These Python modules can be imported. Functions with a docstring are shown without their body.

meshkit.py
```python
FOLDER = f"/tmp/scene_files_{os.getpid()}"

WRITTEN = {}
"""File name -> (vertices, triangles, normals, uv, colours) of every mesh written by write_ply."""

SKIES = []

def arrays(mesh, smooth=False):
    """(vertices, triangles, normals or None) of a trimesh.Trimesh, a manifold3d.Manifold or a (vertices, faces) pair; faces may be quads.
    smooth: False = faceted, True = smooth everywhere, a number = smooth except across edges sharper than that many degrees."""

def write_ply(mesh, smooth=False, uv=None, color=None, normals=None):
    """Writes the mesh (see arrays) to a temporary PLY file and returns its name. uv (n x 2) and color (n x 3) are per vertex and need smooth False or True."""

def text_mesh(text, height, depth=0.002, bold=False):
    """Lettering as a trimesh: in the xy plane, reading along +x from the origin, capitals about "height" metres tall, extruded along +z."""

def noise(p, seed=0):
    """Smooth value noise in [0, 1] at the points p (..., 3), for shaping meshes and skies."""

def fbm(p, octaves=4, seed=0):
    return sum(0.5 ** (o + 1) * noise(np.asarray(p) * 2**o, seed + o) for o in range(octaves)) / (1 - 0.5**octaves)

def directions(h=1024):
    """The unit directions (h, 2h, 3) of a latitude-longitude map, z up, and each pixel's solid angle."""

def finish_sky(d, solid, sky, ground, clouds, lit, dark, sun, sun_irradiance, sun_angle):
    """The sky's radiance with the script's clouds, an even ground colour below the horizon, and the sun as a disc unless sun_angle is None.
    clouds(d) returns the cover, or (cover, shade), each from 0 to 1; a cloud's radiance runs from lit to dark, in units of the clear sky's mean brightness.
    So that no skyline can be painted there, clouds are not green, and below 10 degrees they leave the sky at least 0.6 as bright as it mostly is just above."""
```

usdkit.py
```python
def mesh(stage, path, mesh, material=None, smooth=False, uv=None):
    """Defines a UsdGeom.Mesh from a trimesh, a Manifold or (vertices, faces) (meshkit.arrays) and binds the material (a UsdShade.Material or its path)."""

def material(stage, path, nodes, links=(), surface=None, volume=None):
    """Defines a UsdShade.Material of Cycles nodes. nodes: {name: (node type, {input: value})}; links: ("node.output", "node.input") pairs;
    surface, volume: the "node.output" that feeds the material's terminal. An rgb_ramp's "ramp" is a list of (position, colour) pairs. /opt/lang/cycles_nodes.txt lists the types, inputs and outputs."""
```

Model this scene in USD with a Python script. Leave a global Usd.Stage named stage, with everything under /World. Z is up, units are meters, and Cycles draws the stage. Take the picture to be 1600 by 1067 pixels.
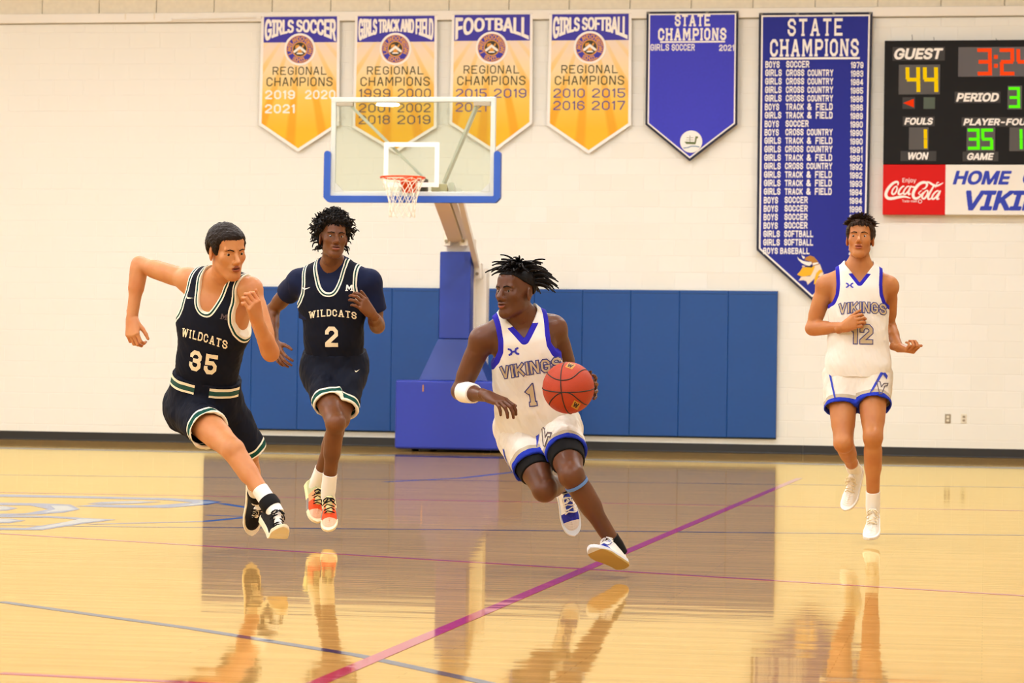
import math, random
import numpy as np, trimesh, shapely, usdkit, meshkit
import manifold3d as m3
from shapely import affinity
from shapely.geometry import Polygon, LineString, Point, box as sbox, MultiPolygon
from shapely.ops import unary_union
from pxr import Usd, UsdGeom, UsdLux, Gf, Sdf, Vt, UsdShade

stage = Usd.Stage.CreateInMemory()
UsdGeom.SetStageUpAxis(stage, UsdGeom.Tokens.z)
UsdGeom.Xform.Define(stage, '/World')
UsdGeom.Scope.Define(stage, '/World/Looks')

# ---------------------------------------------------------------- camera, light, exposure
EXPOSURE = 0.0
LAMP_POWER = 212.0            # radiance of the round ceiling lamps
FOCAL, YAW, PITCH, ROLL, CAM_H = 4300.0, .1705, .0117, .0143, .9453
cyw, syw, cp, sp, cr, sr = math.cos(YAW), math.sin(YAW), math.cos(PITCH), math.sin(PITCH), math.cos(ROLL), math.sin(ROLL)
CF = np.array([-syw * cp, cyw * cp, sp])
_r, _u = np.array([cyw, syw, 0.0]), np.cross([cyw, syw, 0.0], CF)
CR, CU = cr * _r + sr * _u, -sr * _r + cr * _u
cam = UsdGeom.Camera.Define(stage, '/World/camera')
m4 = Gf.Matrix4d(*CR, 0, *CU, 0, *(-CF), 0, 0, 0, CAM_H, 1)
cam.AddTransformOp().Set(m4)
cam.CreateHorizontalApertureAttr(36.0)
cam.CreateVerticalApertureAttr(36.0 * 1067 / 1600)
cam.CreateFocalLengthAttr(36.0 * FOCAL / 1600)
cam.CreateClippingRangeAttr(Gf.Vec2f(0.1, 200))
cam.CreateFStopAttr(7.5)
cam.CreateFocusDistanceAttr(13.3)
cam.CreateExposureAttr(EXPOSURE)

def at(px, py, Y):
    """the point at the world depth Y that the photograph shows at (px, py)"""
    d = CF * FOCAL + CR * (px - 800) + CU * (533.5 - py)
    return d * (Y / d[1]) + np.array([0, 0, CAM_H])

def on_floor(px, py):
    d = CF * FOCAL + CR * (px - 800) + CU * (533.5 - py)
    return (d * (-CAM_H / d[2]))[:2]

# all light comes from the hall's own round ceiling lamps, built further down with LAMP_POWER

# ---------------------------------------------------------------- helpers
taken = {}
def numbered(parent, name):
    k = (parent, name)
    n = taken.get(k, -1) + 1
    taken[k] = n
    return name if n == 0 else f'{name}_{n:03d}'

def path_of(p):
    return '/World' if p is None else str(p.GetPath())

def tag(p, label=None, cat=None, group=None, kind=None):
    for k, v in (('label', label), ('category', cat), ('group', group), ('kind', kind)):
        if v:
            p.SetCustomDataByKey(k, v)
    return p

def thing(name, label=None, cat=None, loc=(0, 0, 0), group=None, kind=None, parent=None):
    pp = path_of(parent)
    x = UsdGeom.Xform.Define(stage, pp + '/' + numbered(pp, name))
    x.AddTranslateOp().Set(Gf.Vec3d(*map(float, loc)))
    return tag(x.GetPrim(), label, cat, group, kind)

origin = {}
def world_origin(p):
    o = np.zeros(3)
    while p is not None and str(p.GetPath()) not in ('/World', '/'):
        x = UsdGeom.Xformable(p)
        ops = x.GetOrderedXformOps() if x else []
        if ops:
            o += np.array(ops[0].Get())
        p = p.GetParent()
    return o

def obj(name, mesh, mat, parent=None, smooth=False, label=None, cat=None, group=None, kind=None, attr=None):
    """one Mesh prim; vertices are given in world metres and stored relative to the parent's origin"""
    pp = path_of(parent)
    v, f, n = meshkit.arrays(mesh, smooth)
    v = v - world_origin(parent)
    p = UsdGeom.Mesh.Define(stage, pp + '/' + numbered(pp, name))
    p.CreatePointsAttr(Vt.Vec3fArray.FromNumpy(v.astype(np.float32)))
    p.CreateFaceVertexCountsAttr(Vt.IntArray.FromNumpy(np.full(len(f), 3, np.int32)))
    p.CreateFaceVertexIndicesAttr(Vt.IntArray.FromNumpy(f.astype(np.int32).ravel()))
    p.CreateSubdivisionSchemeAttr('none')
    if n is not None:
        p.CreateNormalsAttr(Vt.Vec3fArray.FromNumpy(n.astype(np.float32)))
        p.SetNormalsInterpolation('vertex')
    for k, val in (attr or {}).items():
        pv = UsdGeom.PrimvarsAPI(p).CreatePrimvar(k, Sdf.ValueTypeNames.FloatArray, 'vertex')
        pv.Set(Vt.FloatArray.FromNumpy(np.asarray(val, np.float32)))
    if mat is not None:
        UsdShade.MaterialBindingAPI.Apply(p.GetPrim()).Bind(mat)
    return tag(p.GetPrim(), label, cat, group, kind)

def lin(c):
    """an sRGB colour '#rrggbb' as linear light"""
    if not isinstance(c, str):
        return tuple(c)
    v = np.array([int(c[i:i + 2], 16) for i in (1, 3, 5)]) / 255
    return tuple(np.where(v <= .04045, v / 12.92, ((v + .055) / 1.055) ** 2.4))

MATS = {}
def mat(name, color, rough=.6, metal=0, spec=.5, vary=0, bump=0, bscale=200, **kw):
    if name in MATS:
        return MATS[name]
    c = lin(color)
    nodes = {'p': ('principled_bsdf', dict(base_color=c, roughness=rough, metallic=metal, specular_ior_level=spec, **kw))}
    links = []
    if vary or bump:
        nodes['g'] = ('texture_coordinate', {})
    if vary:
        nodes['n'] = ('noise_texture', {'scale': bscale * .12, 'detail': 3.0})
        nodes['r'] = ('rgb_ramp', {'ramp': [(.25, tuple(x * (1 - vary) for x in c)), (.75, tuple(min(1, x * (1 + vary)) for x in c))]})
        links += [('g.object', 'n.vector'), ('n.fac', 'r.fac'), ('r.color', 'p.base_color')]
    if bump:
        nodes['bn'] = ('noise_texture', {'scale': float(bscale), 'detail': 2.0})
        nodes['b'] = ('bump', {'strength': float(bump), 'distance': .002})
        links += [('g.object', 'bn.vector'), ('bn.fac', 'b.height'), ('b.normal', 'p.normal')]
    MATS[name] = usdkit.material(stage, '/World/Looks/' + name, nodes, links, surface='p.BSDF')
    return MATS[name]

def cat_(*ms):
    return trimesh.util.concatenate([m for m in ms if m is not None])

def boxm(x0, x1, y0, y1, z0, z1):
    b = trimesh.creation.box((abs(x1 - x0), abs(y1 - y0), abs(z1 - z0)))
    b.apply_translation(((x0 + x1) / 2, (y0 + y1) / 2, (z0 + z1) / 2))
    return b

def to_tm(man):
    m = man.to_mesh()
    return trimesh.Trimesh(m.vert_properties[:, :3], m.tri_verts, process=False)

def rbox(x0, x1, y0, y1, z0, z1, r=.02, seg=12):
    s = m3.Manifold.sphere(r, seg)
    return to_tm(m3.Manifold.batch_hull([s.translate((x, y, z)) for x in (x0 + r, x1 - r) for y in (y0 + r, y1 - r) for z in (z0 + r, z1 - r)]))

def hull(points):
    return to_tm(m3.Manifold.hull_points([tuple(map(float, p)) for p in points]))

def bar(a, b, w, h=None, up=(0, 0, 1)):
    """a straight square bar"""
    a, b = np.array(a, float), np.array(b, float)
    h = h or w
    d = (b - a) / np.linalg.norm(b - a)
    s = np.cross(d, up); s /= np.linalg.norm(s)
    t = np.cross(s, d)
    return hull([p + i * s * w / 2 + j * t * h / 2 for p in (a, b) for i in (-1, 1) for j in (-1, 1)])

def tube(pts, r, seg=8, close=False):
    """a round tube along points; r a number or one radius per point"""
    pts = np.asarray(pts, float)
    n = len(pts)
    r = np.broadcast_to(np.asarray(r, float), (n,))
    t = np.roll(pts, -1, 0) - np.roll(pts, 1, 0) if close else np.gradient(pts, axis=0)
    t /= np.maximum(np.linalg.norm(t, axis=1, keepdims=True), 1e-9)
    ref = np.array([0, 0, 1.0]) if abs(t[0][2]) < .9 else np.array([1.0, 0, 0])
    u = np.cross(t[0], ref); u /= np.linalg.norm(u)
    rings = []
    for i in range(n):
        u = u - t[i] * (u @ t[i]); u /= np.linalg.norm(u)
        w = np.cross(t[i], u)
        a = np.arange(seg) / seg * 2 * np.pi
        rings.append(pts[i] + r[i] * (np.cos(a)[:, None] * u + np.sin(a)[:, None] * w))
    v = np.concatenate(rings)
    f = []
    m = n if close else n - 1
    k = np.arange(seg); k1 = (k + 1) % seg
    for i in range(m):
        a, b = i * seg, ((i + 1) % n) * seg
        f += [np.stack([a + k, a + k1, b + k1], 1), np.stack([a + k, b + k1, b + k], 1)]
    if not close:
        v = np.vstack([v, pts[0], pts[-1]])
        f += [np.stack([k1, k, np.full(seg, n * seg)], 1), np.stack([(n - 1) * seg + k, (n - 1) * seg + k1, np.full(seg, n * seg + 1)], 1)]
    return trimesh.Trimesh(v, np.concatenate(f), process=False)

def cyl(a, b, r, seg=20):
    a, b = np.array(a, float), np.array(b, float)
    return tube([a, a + (b - a) * 1e-4, b - (b - a) * 1e-4, b], [r, r, r, r], seg)

# ---------------------------------------------------------------- lettering
O1 = [(0, 1.2), (0, 4.8), (1.2, 6), (2.8, 6), (4, 4.8), (4, 1.2), (2.8, 0), (1.2, 0), (0, 1.2)]
SS = [(4, 4.6), (4, 4.9), (2.9, 6), (1.1, 6), (0, 4.9), (0, 4.2), (.9, 3.3), (3.1, 2.8), (4, 1.9), (4, 1.1), (2.9, 0), (1.1, 0), (0, 1.1), (0, 1.5)]
GLYPH = {
    'A': [[(0, 0), (1.75, 6), (2.25, 6), (4, 0)], [(.6, 1.9), (3.4, 1.9)]],
    'B': [[(0, 0), (0, 6), (3, 6), (3.8, 5.3), (3.8, 3.9), (3, 3.2), (0, 3.2)], [(3, 3.2), (4, 2.4), (4, .9), (3.1, 0), (0, 0)]],
    'C': [[(4, 4.4), (4, 4.8), (2.8, 6), (1.2, 6), (0, 4.8), (0, 1.2), (1.2, 0), (2.8, 0), (4, 1.2), (4, 1.6)]],
    'D': [[(0, 0), (0, 6), (2.8, 6), (4, 4.8), (4, 1.2), (2.8, 0), (0, 0)]],
    'E': [[(4, 6), (0, 6), (0, 0), (4, 0)], [(0, 3.1), (3, 3.1)]],
    'F': [[(4, 6), (0, 6), (0, 0)], [(0, 3), (3, 3)]],
    'G': [[(4, 4.5), (4, 4.8), (2.8, 6), (1.2, 6), (0, 4.8), (0, 1.2), (1.2, 0), (2.8, 0), (4, 1.2), (4, 2.8), (2.2, 2.8)]],
    'H': [[(0, 0), (0, 6)], [(4, 0), (4, 6)], [(0, 3.1), (4, 3.1)]],
    'I': [[(.5, 0), (.5, 6)]],
    'K': [[(0, 0), (0, 6)], [(4, 6), (.4, 2.5)], [(1.5, 3.6), (4, 0)]],
    'L': [[(0, 6), (0, 0), (3.8, 0)]],
    'M': [[(0, 0), (0, 6), (.5, 6), (2.5, 2), (4.5, 6), (5, 6), (5, 0)]],
    'N': [[(0, 0), (0, 6), (.4, 6), (3.6, 0), (4, 0), (4, 6)]],
    'O': [O1], 'P': [[(0, 0), (0, 6), (3, 6), (4, 5.1), (4, 3.6), (3, 2.7), (0, 2.7)]],
    'R': [[(0, 0), (0, 6), (3, 6), (4, 5.1), (4, 3.7), (3, 2.8), (0, 2.8)], [(2.2, 2.8), (4, 0)]],
    'S': [SS], 'T': [[(0, 6), (4, 6)], [(2, 6), (2, 0)]],
    'U': [[(0, 6), (0, 1.2), (1.2, 0), (2.8, 0), (4, 1.2), (4, 6)]],
    'V': [[(0, 6), (1.85, 0), (2.15, 0), (4, 6)]],
    'W': [[(0, 6), (1.2, 0), (1.5, 0), (2.7, 5), (3.0, 5), (4.2, 0), (4.5, 0), (5.7, 6)]],
    'Y': [[(0, 6), (2, 2.8), (4, 6)], [(2, 2.8), (2, 0)]],
    '&': [[(4, 0), (.7, 4.4), (.7, 5.3), (1.3, 6), (2.3, 6), (2.9, 5.3), (2.9, 4.4), (0, 2), (0, .9), (.9, 0), (2.4, 0), (4, 2)]],
    '0': [O1], '1': [[(.2, 4.9), (1.3, 6), (1.3, 0)]],
    '2': [[(0, 4.6), (0, 4.9), (1.1, 6), (2.9, 6), (4, 4.9), (4, 3.7), (0, .5), (0, 0), (4, 0)]],
    '3': [[(0, 4.7), (0, 4.9), (1.1, 6), (2.9, 6), (4, 4.9), (4, 4), (3.2, 3.1), (1.6, 3.1)], [(3.2, 3.1), (4, 2.2), (4, 1.1), (2.9, 0), (1.1, 0), (0, 1.1), (0, 1.4)]],
    '4': [[(3, 0), (3, 6), (2.7, 6), (0, 2), (0, 1.6), (4, 1.6)]],
    '5': [[(4, 6), (.2, 6), (.2, 3.3), (2.9, 3.5), (4, 2.5), (4, 1.1), (2.9, 0), (1.1, 0), (0, 1.1), (0, 1.4)]],
    '6': [[(3.9, 4.7), (3.9, 4.9), (2.8, 6), (1.2, 6), (0, 4.8), (0, 1.2), (1.2, 0), (2.8, 0), (4, 1.2), (4, 2.3), (2.8, 3.4), (0, 3.3)]],
    '7': [[(0, 6), (4, 6), (4, 5.5), (1.6, 0)]],
    '8': [[(.9, 3.2), (.1, 4), (.1, 5), (1.1, 6), (2.9, 6), (3.9, 5), (3.9, 4), (3.1, 3.2), (.9, 3.2), (0, 2.3), (0, 1.1), (1.1, 0), (2.9, 0), (4, 1.1), (4, 2.3), (3.1, 3.2)]],
    '9': [[(.1, 1.3), (.1, 1.1), (1.2, 0), (2.8, 0), (4, 1.2), (4, 4.8), (2.8, 6), (1.2, 6), (0, 4.8), (0, 3.7), (1.2, 2.6), (4, 2.7)]],
    '-': [[(0, 3), (2.4, 3)]],
}

def fit(g, x0, y0, x1, y1):
    a, b, c, d = g.bounds
    g = affinity.translate(g, -a, -b)
    return affinity.translate(affinity.scale(g, (x1 - x0) / (c - a), (y1 - y0) / (d - b), origin=(0, 0)), x0, y0)

def block_glyphs(text, sw=1.1, gap=1.0, space=3.0, rounded=False, serif=0.0):
    """block letters as a list of shapely shapes laid out on one line (capitals 6 units tall)"""
    out, x = [], 0.0
    for ch in text:
        if ch == ' ':
            x += space
            continue
        parts = []
        for line in GLYPH[ch]:
            parts.append(LineString(line).buffer(sw / 2, cap_style=1 if rounded else 3, join_style=1 if rounded else 2, mitre_limit=2.5))
            if serif:
                for p, q in ((line[0], line[1]), (line[-1], line[-2])):
                    if p[1] in (0, 6) and abs(p[1] - q[1]) > abs(p[0] - q[0]) and line[0] != line[-1]:
                        s = 1 if p[1] == 0 else -1
                        z0 = p[1] - s * sw / 2
                        parts.append(sbox(p[0] - sw / 2 - serif, min(z0, z0 + s * sw * .75), p[0] + sw / 2 + serif, max(z0, z0 + s * sw * .75)))
        if serif and ch == '1':
            parts.append(sbox(1.3 - sw / 2 - serif * 1.2, -sw / 2, 1.3 + sw / 2 + serif * 1.2, sw * .35))
        g = unary_union(parts)
        a, b, c, d = g.bounds
        out.append(affinity.translate(g, x - a, 0))
        x += c - a + gap
    return out

def block(text, *box4, **kw):
    g = MultiPolygon([p for s in block_glyphs(text, **kw) for p in getattr(s, 'geoms', [s])])
    return fit(g, *box4) if box4 else g

INTER = {}
def inter(text, *box4, bold=True, slant=0.0, heavy=0.0):
    k = (text, bold)
    if k not in INTER:
        t = meshkit.text_mesh(text, 1.0, .01, bold)
        tri = t.triangles
        top = tri[(tri[:, :, 2] > .005).all(1)][:, :, :2]
        INTER[k] = shapely.union_all(shapely.polygons(top)).buffer(.002)
    g = INTER[k]
    if heavy:
        g = g.buffer(heavy, join_style=2, mitre_limit=2)
    if slant:
        g = affinity.skew(g, xs=slant)
    return fit(g, *box4) if box4 else g

def polys(g):
    if g.is_empty:
        return []
    return [p for p in getattr(g, 'geoms', [g]) if isinstance(p, Polygon) and p.area > 1e-9]

def warp(g, fn, seg=.02):
    g = shapely.segmentize(g, seg)
    return shapely.transform(g, fn)

def sheet(g, y, depth=.002, frame=None):
    """a flat shape (x, z) as a thin solid standing upright with its face at y (facing the camera side, -y)"""
    ms = [trimesh.creation.extrude_polygon(p, depth, engine='earcut') for p in polys(g)]
    m = trimesh.util.concatenate(ms)
    v = m.vertices.copy()
    m.vertices = np.stack([v[:, 0], y - v[:, 2], v[:, 1]], 1)
    m.invert() if m.volume < 0 else None
    return m

def lay(g, z, depth=.001):
    """a flat shape (x, y) as a thin layer on the floor"""
    ms = [trimesh.creation.extrude_polygon(p, depth, engine='earcut') for p in polys(g)]
    m = trimesh.util.concatenate(ms)
    m.vertices[:, 2] += z
    return m
# ---------------------------------------------------------------- the hall
WY = 34.166                                   # face of the far wall
X0, X1, Y0, CEIL = -20.5, 8.0, -9.0, 7.7
cream, cream2 = '#ece5d2', '#e6dfcd'

def block_mat():
    nodes = {'g': ('texture_coordinate', {}), 'o': ('object_info', {}), 'n': ('noise_texture', {'scale': 90.0, 'detail': 3.0}),
             'm': ('mix_color', {'a': lin('#edebe0'), 'b': lin('#f1efe6')}), 'b': ('bump', {'strength': .25, 'distance': .003}),
             'p': ('principled_bsdf', {'roughness': .42, 'specular_ior_level': .35})}
    return usdkit.material(stage, '/World/Looks/painted_block', nodes, [('o.random', 'm.fac'), ('m.result', 'p.base_color'), ('g.object', 'n.vector'), ('n.fac', 'b.height'), ('b.normal', 'p.normal')], surface='p.BSDF')
M_block = block_mat()
M_joint = mat('painted_joint', '#edebe1', .5)
M_white = mat('white_paint', '#eeeae0', .4)
M_wallpaint = mat('cream_paint', cream, .6, bump=.2, bscale=60)
M_panel = mat('acoustic_panel', '#e7dfcb', .9, vary=.05, bump=.6, bscale=120)
M_ceiling = mat('ceiling_white', '#f1ece0', .9)
M_rubber = mat('black_rubber', '#1d1c1a', .45)

# far wall: painted concrete blocks, each proud of its joints
wall = thing('wall_back', loc=(-6, WY, 0), kind='structure')
obj('joint_bed', boxm(X0, X1, WY + .0025, WY + .3, 0, 5.4), M_joint, wall)
BW, BH, CH = .4064, .2032, .0028
hidden = [(-9.87, -2.55, .16, 2.02), (-1.3, 3, 2.95, 5.1), (-2.83, -1.4, 2.5, 5.45), (-4.24, -3.05, 4.1, 5.5)]
def block_mesh(x0, x1, z0, z1):
    g = .0035
    x0, x1, z0, z1 = x0 + g, x1 - g, z0 + g, z1 - g
    v = [(x, WY + .0025, z) for x, z in ((x0, z0), (x1, z0), (x1, z1), (x0, z1))] + [(x, WY, z) for x, z in ((x0 + CH, z0 + CH), (x1 - CH, z0 + CH), (x1 - CH, z1 - CH), (x0 + CH, z1 - CH))]
    f = [(4, 5, 6), (4, 6, 7)]
    for i in range(4):
        j = (i + 1) % 4
        f += [(i, j, 4 + j), (i, 4 + j, 4 + i)]
    return trimesh.Trimesh(v, f, process=False)
cells = []
for row in range(27):
    z0 = row * BH
    z1 = min(z0 + BH, 5.398)
    for k in range(-1, int((X1 - X0) / BW) + 1):
        x0 = X0 + k * BW + (BW / 2 if row % 2 else 0)
        x1 = x0 + BW
        x0, x1 = max(x0, X0), min(x1, X1)
        if x1 - x0 > .03:
            cells.append((x0, x1, z0, z1))
seen = [c for c in cells if c[1] > -13.2 and c[0] < .75 and c[2] > .05 and not any(c[0] > h[0] and c[1] < h[1] and c[2] > h[2] and c[3] < h[3] for h in hidden)]
seen.sort(key=lambda c: -c[0])
single = set(seen[:300])
for c in cells:
    if c in single:
        obj('block', block_mesh(*c), M_block, wall)
obj('more_blocks', cat_(*[block_mesh(*c) for c in cells if c not in single]), M_joint, wall, kind='stuff')

# ledge and the upper wall of acoustic panels
trim = thing('trim_1', loc=(-6, WY, 5.4), kind='structure')
obj('ledge_board', rbox(X0, X1, WY - .075, WY + .2, 5.405, 5.525, .008, 8), M_white, trim, smooth=35)
pA, pB = at(265, 31, WY - .09), at(405, 27, WY - .09)
obj('conduit', cat_(cyl(pA, pB, .011, 10), *[boxm(p[0] - .03, p[0] + .03, WY - .1, WY - .075, p[2] - .02, p[2] + .02) for p in (pA, pB)]), M_white, trim, smooth=35)
for px in (196, 241):
    p = at(px, 27, WY - .076)
    obj('joint_cover', boxm(p[0] - .008, p[0] + .008, WY - .079, WY - .07, 5.44, 5.52), M_panel, trim)
up = thing('wall_back_upper', loc=(-6, WY, 5.5), kind='structure')
obj('backing', boxm(X0, X1, WY + .04, WY + .3, 5.45, CEIL), M_joint, up)
xs = at(66, 10, WY)[0] - .77 * 9
while xs < X1 - .77:
    if xs > X0:
        obj('acoustic_panel', rbox(xs + .004, xs + .766, WY + .0, WY + .05, 5.53, CEIL - .02, .006, 8), M_panel, up)
    xs += .77

base = thing('baseboard_back', loc=(-6, WY, 0), kind='structure')
prof = Polygon([(0, 0), (-.022, 0), (-.012, .006), (-.008, .015), (-.006, .108), (-.003, .112), (0, .112)])
for a, b in zip(np.arange(X0, X1, 1.2192 * 3), np.append(np.arange(X0, X1, 1.2192 * 3)[1:], X1)):
    m = trimesh.creation.extrude_polygon(prof, b - a - .002, engine='earcut')
    v = m.vertices
    m.vertices = np.stack([a + v[:, 2], WY + v[:, 0], v[:, 1]], 1)
    m.fix_normals()
    obj('cove_strip', m, M_rubber, base)

for nm, m, k in (('wall_left', boxm(X0 - .3, X0, Y0, WY + .3, 0, CEIL), M_wallpaint), ('wall_right', boxm(X1, X1 + .3, Y0, WY + .3, 0, CEIL), M_wallpaint), ('wall_front', boxm(X0 - .3, X1 + .3, Y0 - .3, Y0, 0, CEIL), M_wallpaint), ('ceiling', boxm(X0 - .3, X1 + .3, Y0 - .3, WY + .3, CEIL, CEIL + .2), M_ceiling)):
    obj(nm, m, k, kind='structure')

# ---------------------------------------------------------------- the floor: varnished maple, mirror-like at this grazing angle
def varnish(name, color=None, wood=False):
    nodes = {'d': ('diffuse_bsdf', {'color': color or (.3, .15, .05)}), 'gl': ('glossy_bsdf', {'color': (1.0, .94, .58) if wood else (.95, 1.0, 1.0), 'roughness': .045}),
             'fr': ('fresnel', {'IOR': 1.52}), 'fm': ('math', {'math_type': 'multiply', 'value2': .86}), 'mx': ('mix_closure', {}), 'g': ('texture_coordinate', {}), 'bn': ('noise_texture', {'scale': 1.0, 'detail': 2.0}),
             'mp': ('mapping', {'scale': (.9, 5.0, 1.0)}), 'b': ('bump', {'strength': .045, 'distance': .02})}
    links = [('g.object', 'mp.vector'), ('mp.vector', 'bn.vector'), ('bn.fac', 'b.height'), ('b.normal', 'gl.normal'),
             ('fr.fac', 'fm.value1'), ('fm.value', 'mx.fac'), ('d.BSDF', 'mx.closure1'), ('gl.BSDF', 'mx.closure2')]
    if wood:
        nodes |= {'bk': ('brick_texture', {'scale': 1.0, 'brick_width': 1.3, 'row_height': .057, 'mortar_size': .0012, 'color1': (.50, .28, .085), 'color2': (.60, .34, .115), 'mortar': (.30, .16, .04), 'bias': -.1, 'offset': .37}),
                  'gm': ('mapping', {'scale': (1.2, 26.0, 1.0)}), 'gn': ('noise_texture', {'scale': 1.0, 'detail': 4.0, 'roughness': .6}),
                  'gr': ('rgb_ramp', {'ramp': [(.25, (.74, .72, .68)), (.7, (1.08, 1.08, 1.08))]}), 'ml': ('mix', {'mix_type': 'multiply', 'fac': 1.0})}
        links += [('g.object', 'bk.vector'), ('g.object', 'gm.vector'), ('gm.vector', 'gn.vector'), ('gn.fac', 'gr.fac'), ('bk.color', 'ml.color1'), ('gr.color', 'ml.color2'), ('ml.color', 'd.color')]
    return usdkit.material(stage, '/World/Looks/' + name, nodes, links, surface='mx.closure')
M_floor = varnish('varnished_maple', wood=True)
P_navy, P_pink, P_blue, P_grey = varnish('navy_line_paint', (.012, .025, .10)), varnish('crimson_line_paint', (.42, .012, .08)), varnish('blue_court_paint', (.02, .08, .30)), varnish('grey_court_paint', (.36, .38, .40))
floor = obj('floor', boxm(X0, X1, Y0, WY, -.1, 0), M_floor, kind='structure')
def strip(points, w, m, name='painted_line', z=.0004):
    obj(name, lay(LineString(points).buffer(w / 2, cap_style=2), z, .0004), m, floor)
def line_y(ya, xa, yb, xb, w, m, z=.0004):
    k = (yb - ya) / (xb - xa)
    strip([(-14.5, ya + k * (-14.5 - xa)), (1.9, ya + k * (1.9 - xa))], w, m, z=z)
F = on_floor
strip([(-1.71 - .0012 * 3, 26.0), (-2.0, 7.0)], .06, P_pink, z=.0009)          # side line of the volleyball court
line_y(30.4, -13, 30.4, 1, .42, P_navy)                                      # base line
line_y(23.3, -6.7, 24.4, -1.8, .05, P_navy)
line_y(19.86, -5.7, 20.25, -1.5, .05, P_pink)
line_y(15.92, -4.58, 17.18, .25, .055, P_navy)
line_y(14.25, -4.1, 13.25, -1.86, .05, P_pink)
strip([F(0, 940), F(300, 982), F(560, 1024), F(760, 1067), F(900, 1100)], .055, P_navy)
strip([F(0, 1052), F(330, 1068), F(700, 1085)], .05, P_pink)
strip([F(600, 753), F(720, 747), F(800, 738), F(860, 730)], .07, P_blue)
strip([F(560, 711), F(660, 710), F(760, 712), F(830, 716)], .12, P_blue)
strip([F(345, 786.5), F(392, 794)], .07, P_blue)
strip([F(322, 805), F(388, 807)], .05, P_blue)
strip([F(140, 819), F(322, 814.5), F(388, 808)], .07, P_blue)
# big lettered emblem in the centre of the court: outlines in blue, faces in grey
def emblem(px, face):
    pts = [F(x / 3.81, 730 + y / 3.808) for x, y in px]
    g = Polygon(pts).buffer(0)
    obj('court_emblem', lay(g, .0006, .0003), P_blue, floor)
    if face:
        g2 = Polygon([F(x / 3.81, 730 + y / 3.808) for x, y in face]).buffer(0)
        obj('court_emblem', lay(g2, .001, .0003), P_grey, floor)
emblem([(-200, 160), (100, 163), (500, 172), (1000, 184), (1240, 196), (1322, 207), (1240, 222), (1000, 242), (700, 240), (450, 232), (560, 222), (900, 228), (1150, 210), (1000, 196), (500, 184), (0, 176), (-200, 174)], [(1180, 200), (1245, 201), (1290, 208), (1240, 216), (1120, 228), (1000, 234), (1110, 224), (1200, 211)])
emblem([(520, 216), (600, 207), (800, 200), (960, 207), (800, 216), (600, 220)], [(600, 211), (800, 204), (900, 207), (780, 213)])
emblem([(-200, 208), (200, 214), (420, 222), (478, 250), (380, 270), (200, 282), (-200, 292), (-200, 280), (150, 275), (290, 250), (180, 228), (-200, 222)], [(300, 228), (400, 230), (450, 250), (370, 262), (260, 270), (330, 250)])
emblem([(-200, 284), (300, 290), (500, 302), (690, 312), (500, 335), (250, 374), (-200, 372), (-200, 358), (150, 362), (330, 335), (470, 312), (300, 300), (-200, 296)], [(480, 306), (640, 312), (480, 332), (240, 368), (180, 366), (340, 338)])
emblem([(-200, 305), (60, 306), (152, 318), (60, 332), (-200, 330)], [(-200, 309), (50, 310), (110, 318), (50, 326), (-200, 325)])
emblem([(-200, 230), (40, 232), (106, 244), (40, 258), (-200, 258)], [(-200, 235), (30, 236), (70, 244), (30, 252), (-200, 252)])

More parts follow.
